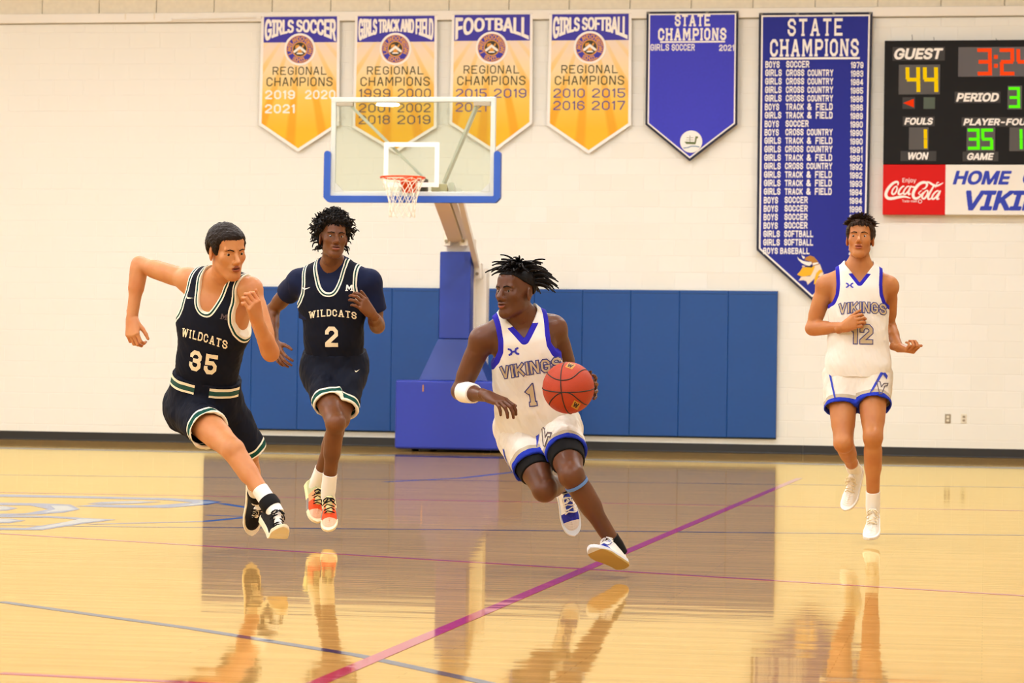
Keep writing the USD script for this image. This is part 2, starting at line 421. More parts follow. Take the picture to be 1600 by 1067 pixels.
# ---------------------------------------------------------------- wall pads
M_vinyl = mat('blue_vinyl', '#0d4a92', .38, vary=.05, bump=.25, bscale=420, spec=.4)
M_vinyl_edge = mat('dark_blue_vinyl', '#123a5c', .5)
M_ply = mat('plywood_edge', '#22333c', .6)
ordinal = ['first', 'second', 'third', 'fourth', 'fifth', 'sixth', 'seventh', 'eighth', 'ninth', 'tenth', 'eleventh', 'twelfth']
XR = -2.544
for i in range(12):
    x1 = XR - i * .6096
    x0 = x1 - .6096
    lab = 'tall blue vinyl wall pad, rightmost of the padded row' if i == 0 else ('tall blue vinyl wall pad, leftmost of the padded row' if i == 11 else f'tall blue vinyl wall pad, {ordinal[i]} from the right end of the padded row')
    t = thing('wall_pad', lab, 'wall pad', ((x0 + x1) / 2, WY, .183), group='wall pads in one padded row')
    obj('cushion', rbox(x0 + .0006, x1 - .0006, WY - .068, WY - .012, .195, 2.012, .009, 12), M_vinyl, t, smooth=50)
    obj('top_seam', cyl((x0 + .012, WY - .067, 1.972), (x1 - .012, WY - .067, 1.972), .0035, 6), M_vinyl_edge, t)
    obj('backing_board', boxm(x0 + .001, x1 - .001, WY - .014, WY - .0005, .178, 2.016), M_ply, t)

# ---------------------------------------------------------------- wall outlets
M_steel = mat('brushed_steel', '#a59a84', .35, metal=.8)
M_ivory = mat('ivory_plastic', '#e2dac4', .4)
M_dark = mat('dark_slot', '#2a2621', .6)
for (px, py), mm, lab in (((1481, 654), M_steel, 'steel wall outlet plate low on the cream block wall, left of the pair'), ((1506, 654), M_ivory, 'ivory wall outlet plate low on the cream block wall, right of the pair')):
    p = at(px, py, WY)
    t = thing('wall_outlet', lab, 'outlet', (p[0], WY, p[2]))
    obj('cover_plate', rbox(p[0] - .035, p[0] + .035, WY - .008, WY + .0, p[2] - .057, p[2] + .057, .003, 8), mm, t)
    for dz in (-.022, .022):
        obj('socket', rbox(p[0] - .016, p[0] + .016, WY - .0105, WY - .006, p[2] + dz - .014, p[2] + dz + .014, .002, 8), M_ivory if mm is M_steel else M_steel, t)

# ---------------------------------------------------------------- ceiling lamps (their light is what lights the hall)
M_lamp = usdkit.material(stage, '/World/Looks/lamp_glow', {'e': ('emission', {'color': (.90, .96, 1.04), 'strength': LAMP_POWER})}, surface='e.emission')
M_housing = mat('lamp_housing', '#d9d6cf', .4, metal=.3)
glare = at(605, 163, 29.28)
d = glare - np.array([0, 0, CAM_H]); d[1] *= -1
hit = glare + d * ((6.75 - glare[2]) / d[2])                # where the glare in the glass board comes from
k = 0
for iy, ly in enumerate(np.arange(hit[1], 33, 5.6)):
    for ix in range(-3, 5):
        lx = hit[0] + ix * 3.6
        if not (X0 + .8 < lx < X1 - .8 and ly > Y0 + .5):
            continue
        t = thing('ceiling_lamp', 'round white high-bay lamp hanging under the ceiling, out of the picture', 'lamp', (lx, ly, 6.75), group='round high-bay lamps under the ceiling')
        obj('lens', trimesh.creation.cylinder(.25, .02, sections=28, transform=trimesh.transformations.translation_matrix((lx, ly, 6.75))), M_lamp, t)
        h = trimesh.creation.revolve(np.array([(0, 0), (.265, 0), (.27, .03), (.2, .11), (.06, .16), (.02, .17), (0, .17)][::1]), sections=28)
        h.apply_translation((lx, ly, 6.762))
        obj('housing', h, M_housing, t, smooth=40)
        obj('hanging_rod', cyl((lx, ly, 6.92), (lx, ly, CEIL), .012, 8), M_housing, t)
# ---------------------------------------------------------------- championship banners
def wallp(px, py):
    p = at(px, py, WY)
    return p[0], p[2]
M_bwhite = mat('banner_white', '#f4f0ea', .55)
M_purple = mat('banner_purple', '#2b1aa4', .5)
M_olive = mat('print_olive', '#3a3510', .6)
M_printviolet = mat('print_violet', '#5a4a8c', .6)
M_printgrey = mat('print_grey_violet', '#584a52', .6)
M_orange = mat('seal_orange', '#e09a2c', .55)
M_sealdark = mat('seal_dark', '#2d2419', .6)
M_printwhite = mat('print_white', '#f6f1ea', .55)

def gold_mat():
    """printed cloth: cream above, gold below, with rays fanning out from the seal (object space)"""
    n = {'g': ('texture_coordinate', {}), 's': ('separate_xyz', {}), 'mr': ('map_range', {'from_min': -.36, 'from_max': -1.45, 'to_min': 0.0, 'to_max': 1.0, 'clamp': True}),
         'r': ('rgb_ramp', {'ramp': [(0, lin('#f1dcc8')), (.3, lin('#f5dcac')), (.62, lin('#f6ca58')), (1, lin('#f5bb1c'))]}),
         'r2': ('rgb_ramp', {'ramp': [(0, lin('#f2dab0')), (.3, lin('#f4cc7c')), (.62, lin('#efb127')), (1, lin('#eba509'))]}),
         'zz': ('math', {'math_type': 'add', 'value2': -.05}), 'an': ('math', {'math_type': 'arctan2'}), 'mu': ('math', {'math_type': 'multiply', 'value2': 24.0}),
         'si': ('math', {'math_type': 'sine'}), 'gt': ('map_range', {'from_min': .35, 'from_max': .85, 'to_min': 0.0, 'to_max': 1.0, 'clamp': True}),
         'mx': ('mix_color', {}), 'p': ('principled_bsdf', {'roughness': .55, 'specular_ior_level': .35})}
    l = [('g.object', 's.vector'), ('s.z', 'mr.value'), ('mr.result', 'r.fac'), ('mr.result', 'r2.fac'), ('s.z', 'zz.value1'), ('s.x', 'an.value1'), ('zz.value', 'an.value2'),
         ('an.value', 'mu.value1'), ('mu.value', 'si.value1'), ('si.value', 'gt.value'), ('gt.result', 'mx.fac'), ('r.color', 'mx.a'), ('r2.color', 'mx.b'), ('mx.result', 'p.base_color')]
    return usdkit.material(stage, '/World/Looks/gold_ray_print', n, l, surface='p.BSDF')
M_gold = gold_mat()

def ring_text(text, cx, cz, r, h, a0, a1, inside=False):
    """letters set around a circle from angle a0 to a1 (degrees, 90 = top)"""
    gl = block_glyphs(text, sw=1.35, gap=.9, space=2.6)
    x1 = max(g.bounds[2] for g in gl)
    out = []
    for g in gl:
        a, b, c, d = g.bounds
        mid = (a + c) / 2
        ang = math.radians(a0 + (a1 - a0) * mid / x1)
        s = h / 6
        g = affinity.scale(affinity.translate(g, -mid, -3), s, s, origin=(0, 0))
        g = affinity.rotate(g, math.degrees(ang) - 90 if not inside else math.degrees(ang) + 90, origin=(0, 0))
        out.append(affinity.translate(g, cx + r * math.cos(ang), cz + r * math.sin(ang)))
    return unary_union(out)

def champion_banner(pxl, pxr, tipx, ytop, yside, ytip, head, years, mat_year, lab, ybold=False, sizes=None):
    xl, zt = wallp(pxl, ytop)
    xr, _ = wallp(pxr, ytop)
    _, zs = wallp(pxl, yside)
    xt, ztip = wallp(tipx, ytip)
    W, xc = xr - xl, (xl + xr) / 2
    Y = WY - .085
    t = thing('championship_banner', lab, 'banner', (xc, Y, zt), group='gold regional championship banners')
    yb = Y + .012
    e = .035
    outer = Polygon([(xl, zt), (xr, zt), (xr + .012, zs), (xt, ztip), (xl - .012, zs)])
    inner = Polygon([(xl + .004, zt - .01), (xr - .004, zt - .01), (xr - e * .75, zs + .018), (xt, ztip + e * 1.25), (xl + e * .75, zs + .018)])
    inner = Polygon([(xl + e, zt - .006), (xr - e, zt - .006), (xr - e + .012, zs + .02), (xt, ztip + e * 1.3), (xl + e - .012, zs + .02)])
    obj('border', sheet(outer, yb, .004), M_bwhite, t)
    zh = zt - .335
    gold = obj('gold_field', sheet(inner.intersection(sbox(-99, 0, 99, zh)), yb - .004, .002), M_gold, t)
    obj('purple_header', sheet(inner.intersection(sbox(-99, zh, 99, 99)), yb - .004, .002), M_purple, t)
    obj('top_rod', cyl((xl, WY - .078, zt + .004), (xr, WY - .078, zt + .004), .007, 8), M_bwhite, t)
    # arched heading: taller at the sides
    u0, u1 = xl + e + .01, xr - e - .01
    g = inter(head, u0, 0, u1, 1)
    g = fit(g.buffer(.006), u0, 0, u1, 1)
    def arch(p):
        s = (p[:, 0] - xc) / (u1 - u0) * 2
        top = zt - .045 + .012 * s * s
        bot = zt - .205 - .125 * s * s
        return np.stack([p[:, 0], bot + (top - bot) * p[:, 1]], 1)
    obj('heading', sheet(warp(g, arch), yb - .006, .0012), M_printwhite, t)
    # round seal
    cx, cz, R = xc, zt - .425, .205
    s = obj('seal', sheet(Point(cx, cz).buffer(R, 48), yb - .006, .006), M_bwhite, t)
    def ring(r1, r0, m, dy, name='seal_ring'):
        obj(name, sheet(Point(cx, cz).buffer(r1, 40).difference(Point(cx, cz).buffer(r0, 32)) if r0 else Point(cx, cz).buffer(r1, 40), yb - dy, .001), m, s)
    ring(R * .87, R * .83, M_orange, .012)
    ring(R * .83, R * .5, M_purple, .012)
    ring(R * .5, R * .43, M_orange, .012)
    ring(R * .43, 0, M_sealdark, .012)
    obj('seal_lettering', sheet(ring_text('LAKELAND CHRISTIAN', cx, cz, R * .665, R * .22, 205, -25), yb - .013, .001), M_orange, s); obj('seal_lettering', sheet(ring_text('SCHOOL', cx, cz, R * .665, R * .22, 235, 305, True), yb - .013, .001), M_orange, s)
    roof = LineString([(cx - R * .33, cz - R * .14), (cx, cz + R * .12), (cx + R * .33, cz - R * .14)]).buffer(R * .075, join_style=2)
    obj('seal_emblem', sheet(roof.union(sbox(cx - R * .2, cz - R * .3, cx + R * .2, cz - R * .22)), yb - .0135, .001), M_printwhite, s)
    obj('seal_emblem', sheet(Polygon([(cx - R * .3, cz + R * .05), (cx - R * .28, cz + R * .25), (cx - R * .05, cz + R * .3), (cx - R * .05, cz + R * .15)]).union(Polygon([(cx + R * .1, cz + R * .12), (cx + R * .2, cz + R * .3), (cx + R * .28, cz + R * .24), (cx + R * .2, cz + R * .1)])).union(Point(cx, cz - R * .14).buffer(R * .14)), yb - .013, .001), M_orange, s)
    zr = zt - .695
    w1, w2 = .355 * W / 1.03, .435 * W / 1.03
    reg = block('REGIONAL', xc - w1, zr - .055, xc + w1, zr + .05, sw=.85, gap=1.5, rounded=True)
    cha = block('CHAMPIONS', xc - w2, zr - .2, xc + w2, zr - .085, sw=.85, gap=1.4, rounded=True)
    obj('lettering', sheet(reg, yb - .006, .0012), M_olive, t); obj('lettering', sheet(cha, yb - .006, .0012), M_olive, t)
    gs = []
    for i, rowt in enumerate(years):
        z1 = zr - .245 - i * .155 if not sizes else zr - sizes[i]
        h = .115
        for j, yr in enumerate(rowt):
            if not yr:
                continue
            a, b = (xc - .47 * W + .035, xc - .055 * W) if j == 0 else (xc + .035 * W, xc + .47 * W - .035)
            if ybold and j:
                a, b = xc + .075 * W, xc + .47 * W - .01
            gs.append(block(yr, a, z1 - h, b, z1, sw=1.25 if ybold else .85, gap=1.3, rounded=True))
    for q in gs:
        obj('year', sheet(q, yb - .006, .0012), mat_year, t)

champion_banner(411, 533, 468, 27, 196, 238, 'GIRLS SOCCER', [('2019', '2020'), ('2021', '')], M_printwhite, 'gold girls soccer championship banner, white years, partly left of the backboard', True, [.25, .43])
champion_banner(557, 685, 620, 26, 200, 240, 'GIRLS TRACK AND FIELD', [('1999', '2000'), ('2001', '2002'), ('2018', '2019')], M_printgrey, 'gold girls track and field championship banner behind the glass backboard', False, [.235, .42, .57])
champion_banner(708, 834, 773, 24, 194, 239, 'FOOTBALL', [('2015', '2019'), ('2021', '')], M_printviolet, 'gold football championship banner behind the right corner of the backboard', False, [.245, .42])
champion_banner(860, 988, 921, 23, 196, 241, 'GIRLS SOFTBALL', [('2010', '2015'), ('2016', '2017')], M_printviolet, 'gold girls softball championship banner hanging right of the backboard')

# ---------------------------------------------------------------- blue cloth state champion banners
M_cloth1 = mat('violet_blue_cloth', '#3c3ec4', .8, vary=.04, bump=.3, bscale=300)
M_cloth2 = mat('royal_blue_cloth', '#1c2792', .8, vary=.04, bump=.3, bscale=300)
M_navycloth = mat('navy_binding', '#20243a', .75)
def drape(m, xl, xr, zt, amp, seed):
    """lets a cloth hang in soft vertical folds"""
    v = m.vertices
    s = (v[:, 0] - xl) / (xr - xl)
    k = np.clip((zt - v[:, 2]) / 1.0, 0, 1.3)
    v[:, 1] -= amp * (k * (np.sin(s * 9 + seed + k * .8) + .6 * np.sin(s * 17 + seed * 2 - k)) + .9 * np.sin((s - .5) * 3.1) ** 2 * np.exp(-((k - .1) / .3) ** 2)) * .6
    m.vertices = v
    return m
def fine(m, e=.06):
    v, f = trimesh.remesh.subdivide_to_size(m.vertices, m.faces, e, max_iter=12)
    return trimesh.Trimesh(v, f, process=False)

def state_banner(corners, e1, e2, cloth, lab, amp, seed):
    (a, zt), (b, _), (_, zs), (xt, ztip), (bl, _), (br, _) = corners
    xc, Y = (a + b) / 2, WY - .1
    t = thing('championship_banner', lab, 'banner', (xc, Y, zt))
    outer = Polygon([(a, zt), (b, zt), (br, zs), (xt, ztip), (bl, zs)])
    put = lambda name, g, dy, m, e=.06, par=t: obj(name, drape(fine(sheet(g, Y - dy, .0012), e), a, b, zt, amp, seed), m, par, smooth=35)
    put('binding', outer, 0, M_navycloth)
    put('white_edging', outer.buffer(-e1, join_style=2), .002, M_bwhite)
    put('cloth', outer.buffer(-e2, join_style=2), .004, cloth, .05)
    for s in np.linspace(.02, .98, 4):
        x = a + (b - a) * s
        obj('grommet', trimesh.creation.torus(.012, .004, 12, 6, transform=trimesh.transformations.translation_matrix((x, Y - .006, zt - .012)) @ trimesh.transformations.rotation_matrix(math.pi / 2, (1, 0, 0))), M_steel, t)
    return t, put, xc, zt

t, put, xc, zt = state_banner([wallp(1012, 20), wallp(1155, 20), wallp(1010, 196), wallp(1079, 253), wallp(1010, 196), wallp(1153, 196)], .028, .045, M_cloth1, 'small violet-blue state champions banner with a single line and a round white ship patch', .010, 1.0)
def prow(px0, py0, px1, py1):
    x0, z1 = wallp(px0, py0)
    x1, z0 = wallp(px1, py1)
    return x0, z0, x1, z1
put('title', block('STATE', *prow(1056, 24.5, 1111, 43), sw=1.5, gap=1.2, serif=.55), .006, M_bwhite, .05); put('title', block('CHAMPIONS', *prow(1030, 46, 1136, 65), sw=1.5, gap=1.1, serif=.5), .006, M_bwhite, .05)
put('underline', sbox(*prow(1033, 66, 1134, 68)), .006, M_bwhite)
[put('banner_word', block(wd, *prow(a_, 70.5, b_, 81), sw=1.3, gap=1), .006, M_bwhite, .05) for wd, a_, b_ in (('GIRLS', 1018, 1047), ('SOCCER', 1051, 1087), ('2021', 1125, 1148))]
px, pz = wallp(1081.5, 222.5)
patch = Point(px, pz).buffer(.138, 40)
obj('round_patch', sheet(patch, WY - .118, .004), M_bwhite, t)
M_ship, M_wave = mat('ship_olive', '#5b6a34', .6), mat('wave_blue', '#4f83a8', .6)
ship = Polygon([(px - .085, pz + .0), (px + .045, pz - .005), (px + .06, pz - .02), (px + .05, pz - .035), (px - .06, pz - .03)]).union(LineString([(px + .05, pz - .02), (px + .058, pz + .03), (px + .062, pz + .055)]).buffer(.01)).union(sbox(px + .052, pz + .04, px + .085, pz + .065)).union(sbox(px - .062, pz + .045, px + .03, pz + .05)).union(sbox(px - .018, pz - .01, px - .012, pz + .075)).union(sbox(px - .062, pz + .018, px + .03, pz + .023))
obj('ship_emblem', sheet(ship, WY - .1225, .001), M_ship, t)
obj('wave_emblem', sheet(LineString([(px - .09, pz - .08), (px - .04, pz - .075), (px, pz - .058), (px + .05, pz - .058), (px + .1, pz - .066)]).buffer(.006), WY - .1225, .001), M_wave, t)

t, put, xc, zt = state_banner([wallp(1187, 22), wallp(1364, 20), wallp(1183, 391), wallp(1270, 470), wallp(1183, 391), wallp(1357, 393)], .03, .05, M_cloth2, 'long royal blue state champions banner listing many teams beside the scoreboard', .008, 2.3)
put('title', block('STATE', *prow(1232, 31, 1317, 58), sw=1.2, gap=2.0, serif=.5), .006, M_bwhite, .08); put('title', block('CHAMPIONS', *prow(1204.5, 63, 1342, 90), sw=1.3, gap=1.2, serif=.5), .006, M_bwhite, .08)
put('underline', sbox(*prow(1204, 91.5, 1344, 94)), .006, M_bwhite)
rows = ['BOYS,SOCCER,1979', 'GIRLS,CROSS COUNTRY,1983', 'GIRLS,CROSS COUNTRY,1984', 'GIRLS,CROSS COUNTRY,1985', 'GIRLS,CROSS COUNTRY,1986', 'BOYS,TRACK & FIELD,1986', 'GIRLS,TRACK & FIELD,1989', 'BOYS,SOCCER,1990', 'BOYS,CROSS COUNTRY,1990', 'GIRLS,TRACK & FIELD,1990', 'GIRLS,CROSS COUNTRY,1991', 'GIRLS,TRACK & FIELD,1991', 'GIRLS,CROSS COUNTRY,1992', 'GIRLS,TRACK & FIELD,1992', 'GIRLS,TRACK & FIELD,1993', 'GIRLS,TRACK & FIELD,1994', 'BOYS,SOCCER,1994', 'BOYS,SOCCER,1996', 'BOYS,SOCCER,1997', 'BOYS,SOCCER,1999', 'GIRLS,SOFTBALL,2001', 'GIRLS,SOFTBALL,2002', 'BOYS BASEBALL,,2003']
for i, r in enumerate(rows):
    a, b, c = r.split(',')
    s = i / 22
    dx = -3.4 * s
    y0 = 96.7 + i * 13.27 - s * 1.5
    y1 = y0 + 10.8
    wa = {'BOYS': 22, 'GIRLS': 25.5, 'BOYS BASEBALL': 72}[a]
    g = [block(a, *prow(1197 + dx, y0, 1197 + dx + wa, y1), sw=1.5, gap=.9)]
    if b:
        x0 = 1229.5 + dx
        for wd, o, wl in {'SOCCER': [('SOCCER', 0, 36)], 'CROSS COUNTRY': [('CROSS', 0, 28), ('COUNTRY', 33.5, 40)], 'TRACK & FIELD': [('TRACK', 0, 28), ('&', 33.5, 7), ('FIELD', 47, 26)], 'SOFTBALL': [('SOFTBALL', 0, 45)]}[b]:
            g.append(block(wd, *prow(x0 + o, y0, x0 + o + wl, y1), sw=1.5, gap=.9))
    g.append(block(c, *prow(1330 + dx * .9, y0 + .4, 1349.5 + dx * .9, y1 + .8), sw=1.4, gap=.9))
    [put('banner_word', q, .006, M_bwhite, .12) for q in g]
# helmeted head emblem
M_helm, M_hair, M_facew, M_blk = mat('emblem_bronze', '#b57a1e', .6), mat('emblem_yellow', '#f0b400', .6), mat('emblem_skin', '#f0dcc4', .6), mat('emblem_black', '#151312', .6)
em = lambda pts: Polygon([wallp(1230 + x * 70 / 1067, 390 + y * 70 / 1067) for x, y in pts])
def emb(name, pts, m, k):
    put(name, em(pts), .0065 + .0014 * k, m, .2)
emb('emblem_face', [(640, 400), (790, 350), (850, 520), (880, 575), (840, 640), (760, 650), (700, 650), (640, 720), (500, 845), (470, 760), (400, 735), (285, 745), (350, 650), (560, 640), (620, 520)], M_facew, 0)
emb('emblem_helmet', [(430, 260), (460, 190), (560, 150), (650, 180), (720, 260), (765, 330), (760, 370), (620, 390), (600, 300)], M_helm, 1)
emb('emblem_horn', [(255, 175), (300, 230), (400, 280), (500, 300), (590, 300), (600, 350), (540, 395), (450, 375), (350, 320), (280, 250)], M_bwhite, 2)
emb('emblem_horn', [(355, 140), (400, 165), (440, 185), (410, 235), (375, 200)], M_bwhite, 2)
emb('emblem_band', [(620, 330), (750, 310), (755, 345), (625, 380)], M_bwhite, 2)
emb('emblem_brow', [(450, 390), (540, 405), (620, 385), (600, 435), (500, 430)], M_blk, 2)
emb('emblem_braid', [(380, 430), (480, 425), (600, 440), (640, 395), (675, 400), (640, 500), (580, 620), (420, 650), (330, 640), (250, 600), (320, 530)], M_hair, 1)
emb('emblem_beard', [(780, 490), (845, 490), (855, 545), (790, 575), (760, 640), (720, 830), (650, 830), (665, 690), (710, 560)], M_hair, 2)
emb('emblem_cheek', [(370, 385), (440, 395), (430, 420), (370, 420)], M_facew, 2)

# ---------------------------------------------------------------- scoreboard
M_board = mat('scoreboard_black', '#151312', .6, spec=.2)
M_boardtag = mat('scoreboard_tag', '#2f2c29', .6)
M_window = mat('digit_window', '#4c4742', .5)
M_window2 = mat('clock_window', '#4c4440', .35)
M_red, M_signwhite, M_signblue = mat('sign_red', '#d20c05', .55, spec=.2), mat('sign_white', '#eee9de', .45), mat('sign_blue', '#0a2cb0', .45)
def glow(name, c, s):
    return usdkit.material(stage, '/World/Looks/' + name, {'e': ('emission', {'color': lin(c), 'strength': s})}, surface='e.emission')
G_yellow, G_red, G_green, G_amber = glow('digit_yellow', '#f5c20a', 1.05), glow('digit_red', '#ff4a18', 1.0), glow('digit_green', '#62ff12', 1.0), glow('arrow_red', '#ff3c10', .9)
M_unlit = mat('lamp_unlit', '#44523f', .5)
x0, zt = wallp(1383, 66); zb = wallp(1381, 258)[1]; z0 = wallp(1381, 336)[1]
BX1 = x0 + 3.05
YB = WY - .16
sb = thing('scoreboard', 'large black electronic scoreboard with a red and white sign strip below', 'scoreboard', (x0 + 1.5, WY, z0))
obj('cabinet', rbox(x0, BX1, YB, WY, zb, zt, .006, 8), M_board, sb, smooth=30)
def sp4(px0, py0, px1, py1):
    a, b = at(px0, py1, YB), at(px1, py0, YB)
    return a[0], a[2], b[0], b[2]
def plate(name, m, *q, dy=0.0, d=.004):
    return obj(name, sheet(sbox(*sp4(*q)), YB - dy, d), m, sb)
def score_word(text, q, padq=(2.5, 2)):
    p = plate('word_plate', M_boardtag, q[0] - padq[0], q[1] - padq[1], q[2] + padq[0], q[3] + padq[1], d=.003)
    obj('word', sheet(inter(text, *sp4(*q), slant=12, heavy=.035), YB - .003, .002), M_printwhite, p)
SEG = {'0': 'abcdef', '1': 'bc', '2': 'abged', '3': 'abgcd', '4': 'fgbc', '5': 'afgcd', '6': 'afgedc', '7': 'abc', '8': 'abcdefg', '9': 'abcdfg'}
def seg_digit(ch, q, m, par):
    a, b, c, d = sp4(*q)
    w, h, t = c - a, d - b, (c - a) * .26
    S = {'a': sbox(a, d - t, c, d), 'd': sbox(a, b, c, b + t), 'g': sbox(a + t * .3, b + h / 2 - t / 2, c - t * .3, b + h / 2 + t / 2), 'f': sbox(a, b + h / 2 + .002, a + t, d - t * .2), 'b': sbox(c - t, b + h / 2 + .002, c, d - t * .2), 'e': sbox(a, b + t * .2, a + t, b + h / 2 - .002), 'c': sbox(c - t, b + t * .2, c, b + h / 2 - .002)}
    g = unary_union([S[k] for k in SEG[ch]]).buffer(-.004, join_style=1).buffer(.004)
    obj('lit_digit', sheet(affinity.skew(g, xs=-1.5), YB - .006, .004), m, par)
score_word('GUEST', (1397, 75, 1474, 93))
wn = plate('digit_window', M_window, 1404, 101, 1469, 147.5, d=.006)
seg_digit('4', (1415, 104, 1438, 145), G_yellow, wn); seg_digit('4', (1442, 104, 1466, 145), G_yellow, wn)
a = plate('possession_window', M_boardtag, 1410, 152, 1430, 170, d=.004)
tri = [at(*p, YB) for p in ((1411.5, 161), (1428, 154.5), (1428, 168))]
obj('possession_arrow', sheet(Polygon([(p[0], p[2]) for p in tri]), YB - .004, .004), G_amber, a)
a = plate('bonus_window', M_unlit, 1443, 152, 1461, 170, d=.004)
score_word('FOULS', (1413, 184, 1458, 195))
wn = plate('digit_window', M_window, 1420, 199, 1451, 234, d=.006)
seg_digit('1', (1428, 201, 1449, 233), G_yellow, wn)
score_word('WON', (1419, 238, 1451, 249.5), (12, 2))
wn = plate('clock_window', M_window2, 1497, 73, 1630, 120, d=.006)
for ch, xa in (('3', 1527), ('2', 1562), ('4', 1588)):
    seg_digit(ch, (xa, 75.5, xa + 23, 118), G_red, wn)
obj('clock_colon', cat_(*[sheet(sbox(*sp4(1553, y, 1559, y + 6)), YB - .006, .004) for y in (86, 100)]), G_red, wn)
score_word('PERIOD', (1494, 145, 1561, 159))
wn = plate('digit_window', M_window, 1574, 134, 1597, 171, d=.006)
seg_digit('3', (1576, 136, 1594, 169), G_green, wn)
score_word('PLAYER-FOULS', (1505, 185, 1622, 196))
wn = plate('digit_window', M_window, 1510, 199, 1555, 236, d=.006)
seg_digit('3', (1512, 201, 1531, 234), G_green, wn); seg_digit('5', (1533, 201, 1552, 234), G_green, wn)
wn = plate('digit_window', M_window, 1577, 199, 1601, 236, d=.006)
seg_digit('1', (1580, 201, 1598, 234), G_green, wn)
score_word('GAME', (1511, 239, 1553, 250), (7, 2))
# advertising strip under the board
xm = at(1477, 300, YB)[0]
rp = obj('red_sign_panel', rbox(x0, xm, YB + .01, WY, z0, zb - .004, .004, 8), M_red, sb)
wp = obj('white_sign_panel', rbox(xm, BX1, YB + .01, WY, z0, zb - .004, .004, 8), M_signwhite, sb)
# flowing script on the red sign: each stroke swept with a broad pen
K = 1334 / 100
def pen(pts, w0, w1):
    """a brush stroke through pixel points of the close-up, its width swelling from w0 to w1 and back"""
    P = np.array(pts, float)
    tt = np.linspace(0, 1, len(P)); ts = np.linspace(0, 1, 40)
    from scipy.interpolate import CubicSpline
    C = CubicSpline(tt, P)(ts)
    ws = w0 + (w1 - w0) * np.sin(np.pi * ts) ** .8
    circ = [Point(*c).buffer(w / 2, 6) for c, w in zip(C, ws)]
    return unary_union([unary_union([circ[i], circ[i + 1]]).convex_hull for i in range(39)])
st = [pen([(300, 390), (310, 340), (270, 320), (180, 370), (90, 480), (55, 590), (100, 660), (200, 665), (300, 645), (400, 630), (480, 635), (560, 660)], 18, 62),
      pen([(280, 420), (230, 440), (185, 520), (200, 580), (260, 540), (290, 450), (250, 420)], 20, 34), pen([(430, 420), (390, 430), (330, 510), (325, 575), (370, 575), (420, 540)], 20, 40),
      pen([(540, 420), (480, 440), (425, 530), (440, 580), (500, 540), (560, 430)], 20, 34), pen([(580, 410), (540, 500), (525, 570), (560, 570)], 26, 38), pen([(600, 425), (650, 430)], 26, 34),
      pen([(820, 470), (900, 420), (900, 345), (800, 340), (690, 430), (625, 560), (640, 650), (700, 665), (770, 620), (830, 540)], 18, 62),
      pen([(880, 350), (960, 335), (1050, 390), (1130, 400), (1240, 345)], 18, 44), pen([(800, 590), (740, 560), (800, 500)], 14, 22),
      pen([(900, 500), (840, 560), (810, 640), (850, 670), (910, 600), (930, 520), (890, 510)], 22, 38), pen([(1070, 380), (1010, 480), (940, 620), (950, 680), (1000, 660)], 24, 42), pen([(1090, 440), (1120, 350), (1160, 330)], 12, 20),
      pen([(1150, 510), (1080, 540), (1020, 630), (1040, 680), (1110, 620), (1170, 520)], 22, 36), pen([(1190, 510), (1150, 600), (1120, 670), (1160, 670)], 26, 38)]
g = unary_union(st)
g = shapely.transform(g, lambda p: np.array([(lambda q: (q[0], q[2]))(at(1380 + x / K, 260 + y / K, YB)) for x, y in p]))
obj('script_lettering', sheet(g, YB + .01, .002), M_printwhite, rp)
obj('small_lettering', sheet(inter('Enjoy', *sp4(1410, 278, 1431.5, 286.5), bold=False), YB + .01, .002), M_printwhite, rp)
obj('small_lettering', sheet(inter('Trade-mark', *sp4(1409.5, 312, 1433, 316), bold=False).union(Point(*[at(1437.5, 314.5, YB)[i] for i in (0, 2)]).buffer(.024).difference(Point(*[at(1437.5, 314.5, YB)[i] for i in (0, 2)]).buffer(.017))), YB + .01, .002), M_printwhite, rp)
[obj('sign_word', sheet(inter(wd, *sp4(*q), slant=14, heavy=.035), YB + .01, .002), M_signblue, wp) for wd, q in (('HOME', (1488.5, 266.5, 1581, 288.5)), ('OF THE', (1598, 266, 1700, 288)), ('VIKINGS', (1509, 297.5, 1690, 329)))]
for i, q in enumerate([(1425, 54, 1425, 66), (1459, 58, 1459, 66), (1556, 60, 1559, 66)]):
    a, b = at(q[0], q[1], WY - .05), at(q[2], q[3] + 1, WY - .1)
    obj('hanger_wire', tube([a, (a + b) / 2 + np.array([.004, 0, .0]), b], .003, 5), M_rubber, sb)

# ---------------------------------------------------------------- basketball hoop on its padded rolling stand
M_frame = mat('board_frame', '#c8cdc4', .45, metal=.1)
M_stand = mat('white_steel', '#f3ece0', .45)
M_beige = mat('cream_steel', '#f8e2b4', .4)
M_pad = mat('royal_blue_pad', '#1c3a9c', .42, vary=.04, bump=.25, bscale=420)
M_pad2 = mat('deep_blue_pad', '#1f3a8c', .42, vary=.04, bump=.25, bscale=420)
M_base = mat('base_blue_pad', '#1e34a2', .38, vary=.04, bump=.2, bscale=420)
M_edgepad = mat('board_edge_pad', '#1c50b0', .45)
M_rim = mat('rim_orange', '#e2480a', .45, spec=.25)
M_net = mat('net_cord', '#ede4cf', .85)
M_glass = usdkit.material(stage, '/World/Looks/backboard_glass', {'t': ('transparent_bsdf', {'color': (.93, .975, .93)}), 'g': ('glossy_bsdf', {'color': (1, 1, 1), 'roughness': .0}), 'f': ('fresnel', {'IOR': 1.5}), 'm': ('mix_closure', {})}, [('f.fac', 'm.fac'), ('t.BSDF', 'm.closure1'), ('g.BSDF', 'm.closure2')], surface='m.closure')
M_strut = mat('strut_white', '#faf6ee', .5)
BY = 29.3
bc = (at(517, 200, BY)[0] + at(774, 200, BY)[0]) / 2
bzt, bzb = at(645, 151.5, BY)[2], at(645, 151.5, BY)[2] - 1.085
